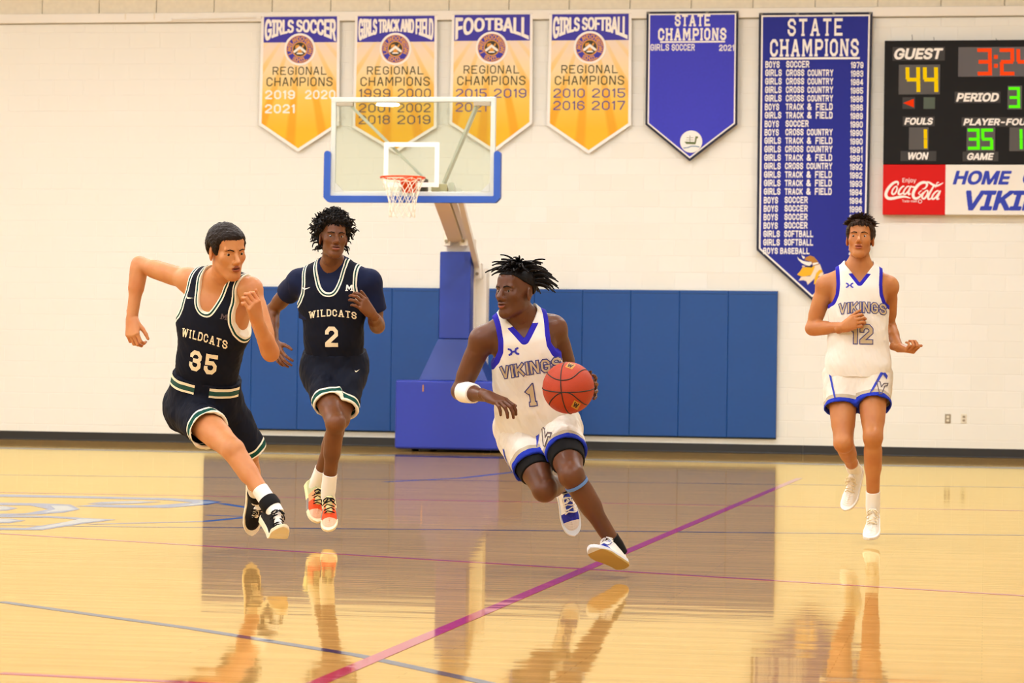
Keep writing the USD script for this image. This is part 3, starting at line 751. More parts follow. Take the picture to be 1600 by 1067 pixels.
bx0, bx1 = bc - .915, bc + .915
hp = thing('basketball_hoop', 'glass basketball backboard with orange rim on a blue padded rolling stand', 'basketball hoop', (bc, 32.9, 0))
fw = .055
frame = cat_(rbox(bx0, bx1, BY, BY + .045, bzt - fw, bzt, .006, 8), rbox(bx0, bx1, BY, BY + .045, bzb, bzb + fw, .006, 8), rbox(bx0 + .001, bx0 + fw, BY + .001, BY + .044, bzb + fw - .01, bzt - fw + .01, .006, 8), rbox(bx1 - fw, bx1 - .001, BY + .001, BY + .044, bzb + fw - .01, bzt - fw + .01, .006, 8))
obj('board_frame', frame, M_frame, hp, smooth=30)
for sx in (-1, 1):
    obj('corner_bracket', boxm(bc + sx * .855, bc + sx * .67, BY - .002, BY + .05, bzt - .095, bzt - fw), M_steel, hp)
    c = bc + sx * .86
    obj('corner_gusset', hull([(c, BY + y, bzb + fw) for y in (.0, .03)] + [(c - sx * .1, BY + y, bzb + fw) for y in (.0, .03)] + [(c, BY + y, bzb + fw + .1) for y in (.0, .03)]), M_frame, hp)
gl = obj('glass_board', boxm(bx0 + fw - .01, bx1 - fw + .01, BY + .014, BY + .026, bzb + fw - .01, bzt - fw + .01), M_glass, hp)
s0 = at(600, 222, BY)[2]; s1 = at(600, 292, BY)[2]
sq = sbox(bc - .308, s1, bc + .308, s0)
sq = affinity.translate(sq, at(643, 222, BY)[0] - bc)
obj('target_square', sheet(sq.difference(sq.buffer(-.05, join_style=2)), BY + .0135, .002), M_printwhite, gl)
# padding wrapped round the lower edge
L = [(bx0 - .028, bzb + .46), (bx0 - .03, bzb + .0), (bx0, bzb - .03), (bx1, bzb - .03), (bx1 + .03, bzb), (bx1 + .028, bzb + .46)]
gp = LineString(L).buffer(.036, cap_style=1, join_style=1)
m = trimesh.creation.extrude_polygon(gp, .09, engine='earcut'); v = m.vertices
m.vertices = np.stack([v[:, 0], BY + .06 - v[:, 2], v[:, 1]], 1); m.fix_normals()
obj('edge_padding', m, M_edgepad, hp, smooth=30)
# rim, bracket and net
rc = np.array([(at(595, 277, 28.92)[0] + at(664, 277, 28.92)[0]) / 2, 28.92, at(630, 277.5, 28.92)[2]])
ang = np.linspace(0, 2 * np.pi, 49)[:-1]
ringp = lambda r, z, n=48: np.stack([rc[0] + r * np.cos(ang), rc[1] + r * np.sin(ang), np.full(48, rc[2] + z)], 1)
rim = obj('rim', tube(ringp(.2375, 0), .0095, 10, True), M_rim, hp, smooth=True)
obj('rim_bracket', cat_(hull([(rc[0] + x, y, rc[2] + z) for x, y, z in ((-.09, BY - .1, 0), (.09, BY - .1, 0), (-.075, BY - .02, .01), (.075, BY - .02, .01), (-.06, BY - .14, -.03), (.06, BY - .14, -.03), (-.075, BY - .02, -.13), (.075, BY - .02, -.13))]), boxm(rc[0] - .075, rc[0] + .075, BY - .02, BY + .013, rc[2] - .14, rc[2] + .03)), M_rim, rim)
obj('rim_bracket', cat_(*[tube([rc + (.2375 * math.sin(a), .2375 * math.cos(a), 0), rc + (.1 * math.sin(a), .28, -.05)], .007, 8) for a in (-.7, .7)]), M_rim, rim)
prof_r, prof_z = [.232, .225, .19, .165, .148, .138, .135, .14], [-.012, -.03, -.11, -.185, -.255, -.32, -.38, -.425]
cords = []
for j in range(12):
    for sgn in (1, -1):
        pts = []
        for i in range(29):
            s = i / 28 * 7
            r_, z_ = np.interp(s, range(8), prof_r), np.interp(s, range(8), prof_z)
            a = 2 * np.pi * (j + sgn * s / 7 * 3.0) / 12 + .1
            pts.append((rc[0] + r_ * math.cos(a), rc[1] + r_ * math.sin(a), rc[2] + z_))
        cords.append(tube(pts, .0042, 5))
for j in range(12):
    a = 2 * np.pi * j / 12 + .1
    cords.append(tube([(rc[0] + .2375 * math.cos(a), rc[1] + .2375 * math.sin(a), rc[2] - .002), (rc[0] + .232 * math.cos(a), rc[1] + .232 * math.sin(a), rc[2] - .03)], .007, 6))
obj('net', cat_(*cords), M_net, rim, label='white cord net')
# struts and arms behind the board
py = 32.45
A0, A1 = at(668, 300, BY + .12), at(738, 378, py + .15)
main0, main1 = np.array(at(686, 296, BY + .15)), np.array(at(712, 371, py - .05))
obj('boom_arm', bar(main0, main1 + (.0, .0, 0), .17, .12), M_beige, hp)
obj('boom_arm_side', bar(main0 + (.125, .05, .02), main1 + (.125, .05, .02), .06, .12), M_stand, hp)
obj('lower_arm', bar(at(717, 300, BY + .3), at(747, 421, py + .3), .06, .08), M_stand, hp)
for (xa, ya), (xb, yb_) in (((549, 166), (668, 284)), ((745, 166), (694, 286))):
    obj('board_strut', bar(at(xa, ya, BY + .06), at(xb, yb_, BY + .22), .05, .03), M_strut, hp)
obj('board_mount', cat_(boxm(rc[0] - .12, rc[0] + .16, BY + .05, BY + .2, bzb + .02, bzb + .2), hull([at(x, y, BY + .2) for x, y in ((650, 306), (690, 306), (664, 314), (655, 314))] + [at(x, y, BY + .35) for x, y in ((650, 306), (690, 306), (664, 314), (655, 314))])), M_rubber, hp)
for pxx, pyy, dy in ((699, 373, -.12), (725, 373, -.12), (747, 424, .1)):
    p = at(pxx, pyy, py + dy)
    piv = obj('pivot_bracket', rbox(p[0] - .045, p[0] + .045, p[1] - .03, p[1] + .08, p[2] - .09, p[2] + .1, .012, 8), M_stand, hp, smooth=30)
    obj('pivot_bolt', cyl((p[0] - .005, p[1] - .05, p[2] - .03), (p[0] - .005, p[1] + .02, p[2] - .03), .02, 12), M_steel, piv)
q0, q1 = at(700, 393, py)[0], at(733, 360, py)[0]
zpost = at(710, 372, py)[2]
obj('mast', rbox(q0 - .02, q1 + .04, py - .02, py + .28, .9, zpost, .01, 8), M_stand, hp, smooth=30)
w0, w1 = at(733, 500, py + .3)[0], at(758, 500, py + .3)[0]
obj('rear_mast', rbox(w0 - .1, w1 + .01, py + .3, py + .5, .8, at(745, 420, py + .4)[2], .01, 8), M_stand, hp, smooth=30)
r0 = at(758, 450, py + .5)
obj('lift_cylinder', cat_(cyl((r0[0], r0[1], .85), (r0[0], r0[1], r0[2]), .018, 12), rbox(r0[0] - .05, r0[0] + .03, r0[1] - .05, r0[1] + .05, .85, at(750, 487, py + .5)[2], .01, 8)), M_stand, hp, smooth=30)
PF = 32.25
p0, p1 = at(688, 400, PF)[0], at(735, 400, PF)[0]
zt_, zm, zl = at(710, 393, PF)[2], at(710, 530, PF)[2], at(710, 594, PF)[2]
obj('mast_pad', rbox(p0 - .006, p1 + .006, PF, PF + .22, zm + .004, zt_, .015, 10), M_pad, hp, smooth=40)
b0, b1 = at(655, 594, PF - .1)[0], at(762, 594, PF - .1)[0]
obj('skirt_pad', hull([(x, PF + dy, zm) for x in (p0 - .01, p1 + .01) for dy in (.0, .3)] + [(x, PF + dy, zl + .0) for x in (b0, b1) for dy in (-.12, .5)]), M_pad2, hp)
g0, g1 = at(619, 650, PF - .1)[0], at(783, 650, PF - .1)[0]
obj('base_pad', rbox(g0, g1, PF - .18, PF + 1.5, .035, zl - .004, .03, 12), M_base, hp, smooth=40, label='blue vinyl padding of the rolling base')
obj('base_handle', cat_(rbox(at(666, 607, PF)[0] - .006, at(666, 607, PF)[0] + .006, PF - .195, PF - .17, zl - .14, zl - .06, .004, 8)), M_orange, hp)
for x in (g0 + .2, g1 - .2):
    for y in (PF + .1, PF + 1.2):
        obj('caster_wheel', cyl((x - .04, y, .036), (x + .04, y, .036), .035, 16), M_rubber, hp, smooth=30)
obj('base_tray', rbox(g0 + .04, g1 - .04, PF - .14, PF + 1.46, .03, .06, .01, 8), M_rubber, hp)
# ---------------------------------------------------------------- shapes for people: smooth distance fields turned into one skin
from itertools import permutations
def _tet_table():
    ref = np.array([(0, 0, 0), (1, 0, 0), (0, 1, 0), (0, 0, 1)], float)
    tab = {}
    for code in range(1, 15):
        ins = [i for i in range(4) if code >> i & 1]
        out = [i for i in range(4) if i not in ins]
        if len(ins) == 1 or len(out) == 1:
            s, o = (ins[0], out) if len(ins) == 1 else (out[0], ins)
            tris = [[(s, o[0]), (s, o[1]), (s, o[2])]]
        else:
            a, b = ins; c, d = out
            q = [(a, c), (a, d), (b, d), (b, c)]
            tris = [[q[0], q[1], q[2]], [q[0], q[2], q[3]]]
        dirn = ref[out].mean(0) - ref[ins].mean(0)
        fixed = []
        for t in tris:
            p = [(ref[i] + ref[j]) / 2 for i, j in t]
            n = np.cross(p[1] - p[0], p[2] - p[0])
            fixed.append(t if n @ dirn > 0 else [t[0], t[2], t[1]])
        tab[code] = fixed
    return tab
TET = _tet_table()
def march(a, lo, h):
    """marching tetrahedra: the closed surface a = 0 of a grid of distances"""
    n = np.array(a.shape)
    ins = a < 0
    c = np.zeros(n - 1, np.int8)
    for d in np.ndindex(2, 2, 2):
        c += ins[d[0]:n[0] - 1 + d[0], d[1]:n[1] - 1 + d[1], d[2]:n[2] - 1 + d[2]]
    cell = np.argwhere((c > 0) & (c < 8))
    st = np.array([n[1] * n[2], n[2], 1])
    base = cell @ st
    flat, e0, e1, tri = a.ravel(), [], [], 0
    for perm in permutations(range(3)):
        o1 = st[perm[0]]; o2 = o1 + st[perm[1]]; o3 = st.sum()
        ids = np.stack([base, base + o1, base + o2, base + o3], 1)
        if perm in ((0, 2, 1), (1, 0, 2), (2, 1, 0)):
            ids = ids[:, [0, 2, 1, 3]]
        code = ((flat[ids] < 0) * np.array([1, 2, 4, 8])).sum(1)
        for k, ts in TET.items():
            sel = ids[code == k]
            if len(sel):
                for t in ts:
                    e0.append(np.stack([sel[:, i] for i, j in t], 1).ravel()); e1.append(np.stack([sel[:, j] for i, j in t], 1).ravel())
    e0, e1 = np.concatenate(e0), np.concatenate(e1)
    key = np.minimum(e0, e1).astype(np.int64) * a.size + np.maximum(e0, e1)
    u, inv = np.unique(key, return_inverse=True)
    i, j = u // a.size, u % a.size
    vi, vj = flat[i], flat[j]
    t = np.clip(vi / (vi - vj), .03, .97)[:, None]
    P = lambda q: np.stack(np.unravel_index(q, a.shape), 1)
    v = np.asarray(lo) + h * (P(i) * (1 - t) + P(j) * t)
    return trimesh.Trimesh(v, inv.reshape(-1, 3), process=False)

class Field:
    def __init__(s, lo, hi, h):
        s.lo, s.h = np.asarray(lo, float), h
        s.n = np.ceil((np.asarray(hi) - s.lo) / h).astype(int) + 1
        s.a = np.full(s.n, .3, np.float32)
        s.ax = [(s.lo[i] + h * np.arange(s.n[i])).astype(np.float32) for i in range(3)]
    def part(s, lo, hi):
        i0 = np.clip(((np.asarray(lo) - s.lo) / s.h).astype(int), 0, s.n)
        i1 = np.clip(((np.asarray(hi) - s.lo) / s.h).astype(int) + 2, 0, s.n)
        sl = tuple(slice(a, b) for a, b in zip(i0, i1))
        return sl, [s.ax[0][sl[0]][:, None, None], s.ax[1][sl[1]][None, :, None], s.ax[2][sl[2]][None, None, :]]
    def add(s, prim, k=.02, op='add'):
        fn, lo, hi = prim
        sl, P = s.part(np.asarray(lo) - k * 1.6, np.asarray(hi) + k * 1.6)
        cur = s.a[sl]
        if cur.size == 0:
            return s
        d = fn(*P)
        if op == 'add':
            s.a[sl] = smin(cur, d, k)
        else:
            s.a[sl] = -smin(-cur, d, k)
        return s
    def cut(s, prim, k=.004):
        return s.add(prim, k, 'cut')
    def mesh(s, smooth=4):
        s.a[[0, -1]] = .3; s.a[:, [0, -1]] = .3; s.a[:, :, [0, -1]] = .3
        m = march(s.a, s.lo, s.h)
        if smooth:
            trimesh.smoothing.filter_taubin(m, iterations=smooth)
        return m
def smin(a, b, k):
    if k <= 0:
        return np.minimum(a, b)
    hh = np.maximum(k - np.abs(a - b), 0) / k
    return np.minimum(a, b) - hh * hh * k * .25

def cone(a, b, ra, rb):
    a, b = np.asarray(a, float), np.asarray(b, float)
    ab = b - a; L2 = max(ab @ ab, 1e-9)
    def fn(X, Y, Z):
        x, y, z = X - a[0], Y - a[1], Z - a[2]
        t = np.clip((x * ab[0] + y * ab[1] + z * ab[2]) / L2, 0, 1)
        return np.sqrt((x - t * ab[0]) ** 2 + (y - t * ab[1]) ** 2 + (z - t * ab[2]) ** 2) - (ra + (rb - ra) * t)
    r = max(ra, rb)
    return fn, np.minimum(a, b) - r, np.maximum(a, b) + r
def ell(c, r, R=None):
    c, r = np.asarray(c, float), np.asarray(r, float)
    def fn(X, Y, Z):
        q = [X - c[0], Y - c[1], Z - c[2]]
        if R is not None:
            q = [q[0] * R[i][0] + q[1] * R[i][1] + q[2] * R[i][2] for i in range(3)]
        k0 = np.sqrt((q[0] / r[0]) ** 2 + (q[1] / r[1]) ** 2 + (q[2] / r[2]) ** 2)
        k1 = np.sqrt((q[0] / r[0] ** 2) ** 2 + (q[1] / r[1] ** 2) ** 2 + (q[2] / r[2] ** 2) ** 2)
        return k0 * (k0 - 1) / np.maximum(k1, 1e-6)
    m = r.max() if R is not None else r
    return fn, c - m, c + m
def ball(c, r):
    return cone(c, np.asarray(c) + 1e-5, r, r)
unit = lambda v: np.asarray(v, float) / np.linalg.norm(v)

class Torso:
    """coordinates along a bent, twisted trunk: u to his left, v to the front, w from the hips (0) to the base of the neck (1)"""
    def __init__(s, hipR, hipL, shR, shL, neck):
        s.o = (hipR + hipL) / 2; s.L = np.linalg.norm(neck - s.o); s.A = unit(neck - s.o)
        fl = lambda d: unit(d - s.A * (d @ s.A))
        s.e1 = fl(hipL - hipR); s.e2 = np.cross(s.e1, s.A)
        l1 = fl(shL - shR)
        s.phi = math.atan2(l1 @ s.e2, l1 @ s.e1)
        s.us = abs((shL - shR) @ l1) / 2
    def uvw(s, X, Y, Z):
        x, y, z = X - s.o[0], Y - s.o[1], Z - s.o[2]
        w = (x * s.A[0] + y * s.A[1] + z * s.A[2]) / s.L
        a = x * s.e1[0] + y * s.e1[1] + z * s.e1[2]; b = x * s.e2[0] + y * s.e2[1] + z * s.e2[2]
        th = s.phi * np.clip(w, 0, 1)
        return a * np.cos(th) + b * np.sin(th), b * np.cos(th) - a * np.sin(th), w
    def frame(s, w):
        th = s.phi * min(max(w, 0), 1)
        u = s.e1 * math.cos(th) + s.e2 * math.sin(th)
        return s.o + s.A * (w * s.L), u, s.A, np.cross(u, s.A)
    def p(s, u, v, w):
        o, eu, ew, en = s.frame(w)
        return o + eu * u + en * v
    def loft(s, ws, aa, bb, vv=None, power=2.4):
        from scipy.interpolate import PchipInterpolator as PI
        fa, fb, fv = PI(ws, aa), PI(ws, bb), PI(ws, vv if vv is not None else np.zeros(len(ws)))
        tw = np.linspace(ws[0] - .001, ws[-1] + .001, 200); ta, tb, tv = fa(tw), fb(tw), fv(tw)
        def fn(X, Y, Z):
            u, v, w = s.uvw(X, Y, Z)
            a, b = np.interp(w, tw, ta), np.interp(w, tw, tb)
            v = v - np.interp(w, tw, tv)
            q = (np.abs(u / a) ** power + np.abs(v / b) ** power) ** (1 / power)
            d = (q - 1) * np.minimum(a, b)
            return np.maximum(d, np.maximum((w - ws[-1]) * s.L, (ws[0] - w) * s.L)).astype(np.float32)
        ends = np.array([s.o + s.A * (w * s.L) for w in (ws[0], ws[-1])])
        return fn, ends.min(0) - max(aa), ends.max(0) + max(aa)

def man_of(m):
    return m3.Manifold(m3.Mesh(np.asarray(m.vertices, np.float32), np.asarray(m.faces, np.uint32)))
def vnormals(m):
    return meshkit.arrays(m, True)[2]
def ruffle(m, amp, scale, seed=0, stretch=None, weight=1.0):
    """pushes a cloth surface in and out in soft folds"""
    p = m.vertices if stretch is None else m.vertices @ stretch
    m.vertices = m.vertices + vnormals(m) * ((meshkit.fbm(p * scale + 50, 3, seed) - .5) * 2 * amp * weight)[:, None]
    return m
def place(m, o, ex, ey, ez, s=1.0):
    return trimesh.Trimesh(np.asarray(o) + s * (m.vertices[:, :1] * ex + m.vertices[:, 1:2] * ey + m.vertices[:, 2:3] * ez), m.faces, process=False)

def decal(target, g, o, eu, ew, en, off=.0025, edge=.01, reach=.5):
    """prints a flat shape (u, w) on a surface: thrown along -en from in front of it"""
    ms = []
    for p in polys(g):
        v, f = trimesh.creation.triangulate_polygon(p, engine='earcut')
        ms.append(trimesh.Trimesh(np.column_stack([v, np.zeros(len(v))]), f, process=False))
    m = trimesh.util.concatenate(ms)
    v, f = trimesh.remesh.subdivide_to_size(m.vertices, m.faces, edge, max_iter=10)
    P = o + v[:, :1] * eu + v[:, 1:2] * ew + reach * en
    loc, ray, tri = target.ray.intersects_location(P, np.tile(-en, (len(P), 1)), multiple_hits=False)
    q = np.full((len(P), 3), np.nan)
    nn = target.face_normals[tri]
    q[ray] = loc + off * unit_rows(nn * .5 + en * .5)
    ok = ~np.isnan(q[:, 0])
    f = f[ok[f].all(1)]
    if len(f) == 0:
        return None
    n = np.cross(q[f[:, 1]] - q[f[:, 0]], q[f[:, 2]] - q[f[:, 0]])
    f = np.where((n @ en < 0)[:, None], f[:, [0, 2, 1]], f)
    used = np.unique(f)
    re = np.zeros(len(q), int); re[used] = np.arange(len(used))
    return trimesh.Trimesh(q[used], re[f], process=False)
def unit_rows(a):
    return a / np.maximum(np.linalg.norm(a, axis=1, keepdims=True), 1e-9)

# ---------------------------------------------------------------- hands, heads, shoes in their own frames
def hand_mesh(curl=(30, 40, 30), thumb=(.5, .8, -.35), spread=1.0, left=False, fan=0.0, per=(0, 0, 0, 0), tcurl=25):
    """wrist at the origin, fingers along +x, back of the hand +z, thumb on +y (a right hand; mirrored for a left)"""
    F_ = Field((-.05, -.075, -.12), (.225, .085, .06), .0026)
    bases = [(.088, .031), (.092, .0105), (.087, -.0095), (.079, -.028)]
    wr = [(0, .012), (0, .004), (0, -.004), (0, -.012)]
    F_.add(cone((-.045, 0, 0), (.01, 0, 0), .026, .024), .012)
    for (bx, by), (wx, wy) in zip(bases, wr):
        F_.add(cone((wx, wy, 0), (bx, by, 0), .0165, .0118), .016)
    F_.add(cone((.015, .018, -.008), (.06, .03, -.008), .016, .010), .014)
    F_.add(cone((.02, -.022, -.006), (.065, -.026, -.006), .013, .010), .012)
    lens = [(.044, .027, .021), (.049, .031, .022), (.045, .029, .021), (.035, .021, .019)]
    for i, ((bx, by), ls) in enumerate(zip(bases, lens)):
        az = (1.5 - i) * (4 + fan) * spread * math.pi / 180
        p = np.array([bx, by, 0.0]); el = 0.0
        rr = [.0102, .0092, .0082, .0070] if i < 3 else [.0090, .0082, .0074, .0064]
        for j, l in enumerate(ls):
            el += math.radians(curl[j] + per[i] * (1 if j == 0 else .6))
            d = np.array([math.cos(el) * math.cos(az), math.cos(el) * math.sin(az), -math.sin(el)])
            q = p + d * l
            F_.add(cone(p, q, rr[j], rr[j + 1]), .0035)
            p = q
    p = np.array([.028, .026, -.006]); d = unit(thumb)
    for j, (l, r0, r1) in enumerate(((.042, .0145, .0112), (.032, .0108, .0095), (.025, .0094, .0076))):
        if j:
            ax = np.array([0, 0, 1.0]); a = math.radians(tcurl)
            tgt = unit(np.array([1.0, 0.0, -.15]))
            d = unit(d + tgt * math.tan(a))
        F_.add(cone(p, p + d * l, r0, r1), .008 if j == 0 else .004)
        p = p + d * l
    m = F_.mesh(5)
    if left:
        m.vertices[:, 1] *= -1
        m.invert()
    return m

def head_mesh(slim=1.0, nose=1.0, lips=1.0, jaw=1.0, lid=.0010, h=.0026):
    """face along +y, up +z, crown to chin 0.235 m; centre of the skull near the origin"""
    H = Field((-.1, -.125, -.2), (.1, .14, .135), h)
    H.add(ell((0, -.014, .036), (.0745 * slim, .095, .083)), .01)
    H.add(ell((0, .03, -.028), (.0615 * slim, .064, .082)), .03)
    H.add(cone((0, .072, -.099), (0, .070, -.101), .021 * jaw, .021 * jaw), .035)
    for s in (-1, 1):
        H.add(cone((s * .0455 * slim, .012, -.060), (s * .018, .066, -.098), .0145 * jaw, .0155 * jaw), .03)
        H.add(ball((s * .043 * slim, .063, -.016), .0195), .025)
        H.add(cone((s * .014, .090, .0235), (s * .042, .078, .024), .0088, .0085), .014)
        H.cut(ell((s * .0315, .100, .005), (.0165, .0135, .0095)), .010)
        # lids around the eye ball
        H.add(cone((s * .0185, .0850, .0094 - lid), (s * .045, .0785, .0086 - lid), .0056, .0054), .005)
        H.add(cone((s * .0195, .0860, -.0042), (s * .0445, .079, -.0038), .0050, .0048), .005)
        # ear
        e = np.array([s * .0765 * slim, -.012, -.008])
        H.add(ell(e, (.0085, .019, .032), [unit((1, s * -.28, 0)), unit((s * .28, 1, .15)), unit((0, -.15, 1))]), .006)
        H.cut(ell(e + (s * .008, .002, .004), (.006, .010, .018)), .004)
        H.add(ball((s * .0105 * nose, .0995, -.0335), .0088 * nose), .008)
    H.add(ell((0, .062, .058), (.05, .03, .03)), .03)
    H.add(cone((0, .0905, .010), (0, .1145, -.027), .0075 * nose, .0115 * nose), .011)
    H.add(ell((0, .086, -.058), (.026, .012, .017)), .014)
    H.add(ell((0, .0965, -.0545), (.0215, .0085 * lips, .0062 * lips)), .006)
    H.add(ell((0, .0945, -.0675), (.019, .009 * lips, .0075 * lips)), .006)
    H.cut(ell((0, .1015, -.0605), (.0185, .012, .0022)), .003)
    H.add(cone((0, -.026, -.06), (0, -.034, -.115), .050, .050), .03)
    return H.mesh(4)

def lip_shapes(lips=1.0, wide=1.0):
    up_ = Polygon([(-.0235 * wide, -.0595), (-.012, -.0515 - .001 * lips), (-.004, -.0475), (0, -.049), (.004, -.0475), (.012, -.0515 - .001 * lips), (.0235 * wide, -.0595), (.01, -.0595), (-.01, -.0595)])
    lo_ = Polygon([(-.0225 * wide, -.0615), (-.012, -.062), (.012, -.062), (.0225 * wide, -.0615), (.015, -.0705 - .002 * lips), (.006, -.0745 - .003 * lips), (-.006, -.0745 - .003 * lips), (-.015, -.0705 - .002 * lips)])
    gap = Polygon([(-.0215 * wide, -.0602), (-.008, -.0588), (.008, -.0588), (.0215 * wide, -.0602), (.008, -.0628), (-.008, -.0628)])
    return up_, lo_, gap

def bend_toe(m, deg):
    if not deg:
        return m
    v = m.vertices.copy()
    x0 = .185
    t = np.clip((v[:, 0] - x0) / .06, 0, 1)
    a = np.radians(deg) * t
    dx, dz = v[:, 0] - x0, v[:, 2]
    v[:, 0] = np.where(dx > 0, x0 + dx * np.cos(a) - dz * np.sin(a) * .8, v[:, 0])
    v[:, 2] = np.where(dx > 0, dz * np.cos(a) + dx * np.sin(a), v[:, 2])
    return trimesh.Trimesh(v, m.faces, process=False)
def shoe_meshes(L=.305, high=.0, width=1.0):
    """heel at x = 0, toe at x = L, sole at z = 0; the ankle joint stands at (0.06, 0, 0.1)"""
    xs = np.array([0, .004, .012, .025, .08, .14, .2, .24, .262, .28, .292, .3, .305]) * L / .305
    wd = np.array([.008, .018, .027, .034, .036, .039, .047, .046, .0415, .034, .025, .016, .005]) * width
    hb = np.interp(xs, [0, .14, .2, .25, .285, .305], [0, 0, .001, .006, .014, .022])
    def outline(P, grow, zlo, zhi_fn, kk=.012):
        X, Y, Z = P
        w = np.interp(X, xs, wd) + grow
        off = np.interp(X, [0, .12, .22, .305], [0, .002, -.004, -.012])
        end = np.maximum(-X - grow, X - L - grow)
        side = np.abs(Y - off) - w
        d2 = np.where((side > 0) & (end > 0), np.hypot(np.maximum(side, 0), np.maximum(end, 0)), np.maximum(side, end))
        lift = np.interp(X, xs, hb)
        return np.maximum(d2, np.maximum(zlo + lift - Z, Z - zhi_fn(X) - lift))
    def rnd(fn, r):
        return lambda X, Y, Z: fn((X, Y, Z)) - r
    lo, hi = (-.02, -.075, -.02), (L + .02, .075, .21)
    S = Field(lo, hi, .0034)
    S.add((rnd(lambda P: outline(P, -.004, .006, lambda X: np.interp(X, [0, .1, .2, L], [.026, .022, .018, .012])), .006), lo, hi), 0)
    sole = S.mesh(3)
    U_ = Field(lo, hi, .0034)
    top = lambda X: np.interp(X, [0, .035, .1, .125, .17, .22, .27, L], [.088 + high, .092 + high, .098 + high, .094 + high * .5, .068, .05, .036, .022])
    def upper(P):
        X, Y, Z = P
        zz = np.clip((Z - .02) / np.maximum(top(X) - .02, .01), 0, 1)
        squeeze = .018 * zz ** 1.5 * np.interp(X, [0, .06, .14, .22, L], [.45, .55, 1.1, 1.5, 1.2]) + .02 * np.clip((zz - .8) / .2, 0, 1) ** 2 * np.interp(X, [0, .12, .16, L], [0, 0, .5, 1])
        w = np.interp(X, xs, wd) - .009 - squeeze
        off = np.interp(X, [0, .12, .22, .305], [0, .002, -.004, -.012])
        side = np.abs(Y - off) - w
        lift = np.interp(X, xs, hb)
        end = np.maximum(-X + .008 + .006 * zz, X - L + .012 + .02 * zz)
        d2 = np.where((side > 0) & (end > 0), np.hypot(np.maximum(side, 0), np.maximum(end, 0)), np.maximum(side, end))
        return np.maximum(d2, np.maximum(.015 + lift - Z, Z - top(X) - lift + .006)) - .006
    U_.add((lambda X, Y, Z: upper((X, Y, Z)), lo, hi), 0)
    U_.cut(cone((.062, 0, .1 + high), (.062, 0, .25), .033, .037), .006)
    up_ = U_.mesh(4)
    T_ = Field(lo, hi, .0034)
    T_.add(cone((.12, .001, .1 + high * .7), (.185, -.002, .062), .013, .012), 0)
    T_.add(cone((.12, .012, .1 + high * .7), (.185, .008, .062), .009, .008), .01)
    T_.add(cone((.12, -.012, .1 + high * .7), (.185, -.012, .062), .009, .008), .01)
    tongue = T_.mesh(3)
    lc = []
    for i in range(5):
        x = .128 + i * .0165
        z = np.interp(x, [.125, .17, .22], [.112 + high * .5, .083, .062])
        sgn = 1 if i % 2 else -1
        lc.append(tube([(x + .002, -.03, z - .014), (x + .004 * sgn, -.012, z), (x - .004 * sgn, .010, z), (x + .002, .028, z - .014)], .0034, 6))
    z = .118 + high * .5
    for s in (-1, 1):
        a = np.linspace(0, 2 * np.pi, 12)
        lc.append(tube(np.stack([.128 + .012 * np.sin(a) + .014, s * (.004 + .014 * (1 - np.cos(a))), z - .008 * (1 - np.cos(a))], 1), .0026, 5))
        lc.append(tube([(.135, s * .004, z), (.15, s * .018, z - .01), (.155, s * .032, z - .03), (.15, s * .037, z - .045)], .0026, 5))
    return sole, up_, tongue, cat_(*lc)
SHOES = {}
def shoe_parts(high):
    if high not in SHOES:
        SHOES[high] = shoe_meshes(high=high)
    return SHOES[high]

# ---------------------------------------------------------------- materials for people
def skin(name, c, red, rough=.48):
    c = lin(c); r = lin(red)
    n = {'g': ('texture_coordinate', {}), 'n': ('noise_texture', {'scale': 9.0, 'detail': 3.0}), 'r': ('rgb_ramp', {'ramp': [(.35, c), (.7, r)]}),
         'p': ('principled_bsdf', {'roughness': rough, 'specular_ior_level': .4, 'subsurface_weight': .08, 'subsurface_scale': .006})}
    return usdkit.material(stage, '/World/Looks/' + name, n, [('g.object', 'n.vector'), ('n.fac', 'r.fac'), ('r.color', 'p.base_color')], surface='p.BSDF')
def cloth(name, base_c, bands=(), attr='trim', span=.06, bump=.15):
    """woven cloth; bands = [(from metres, colour)] measured by the attribute from an edge inwards"""
    n = {'p': ('principled_bsdf', {'roughness': .75, 'specular_ior_level': .18, 'base_color': lin(base_c), 'sheen_weight': .0}), 'g': ('texture_coordinate', {}),
         'bn': ('noise_texture', {'scale': 60.0, 'detail': 3.0}), 'b': ('bump', {'strength': bump, 'distance': .004})}
    l = [('g.object', 'bn.vector'), ('bn.fac', 'b.height'), ('b.normal', 'p.normal')]
    if bands:
        stops = [(min(a / span, 1), lin(c)) for a, c in bands]
        n |= {'at': ('attribute', {'attribute': attr}), 'mr': ('math', {'math_type': 'divide', 'value2': span}), 'r': ('rgb_ramp', {'ramp': stops, 'interpolate': False})}
        l += [('at.fac', 'mr.value1'), ('mr.value', 'r.fac'), ('r.color', 'p.base_color')]
    return usdkit.material(stage, '/World/Looks/' + name, n, l, surface='p.BSDF')
M_eye, M_iris, M_mouth = mat('eye_white', '#b3a89d', .25), mat('dark_iris', '#1c120c', .15), mat('mouth_dark', '#2a0c08', .5)
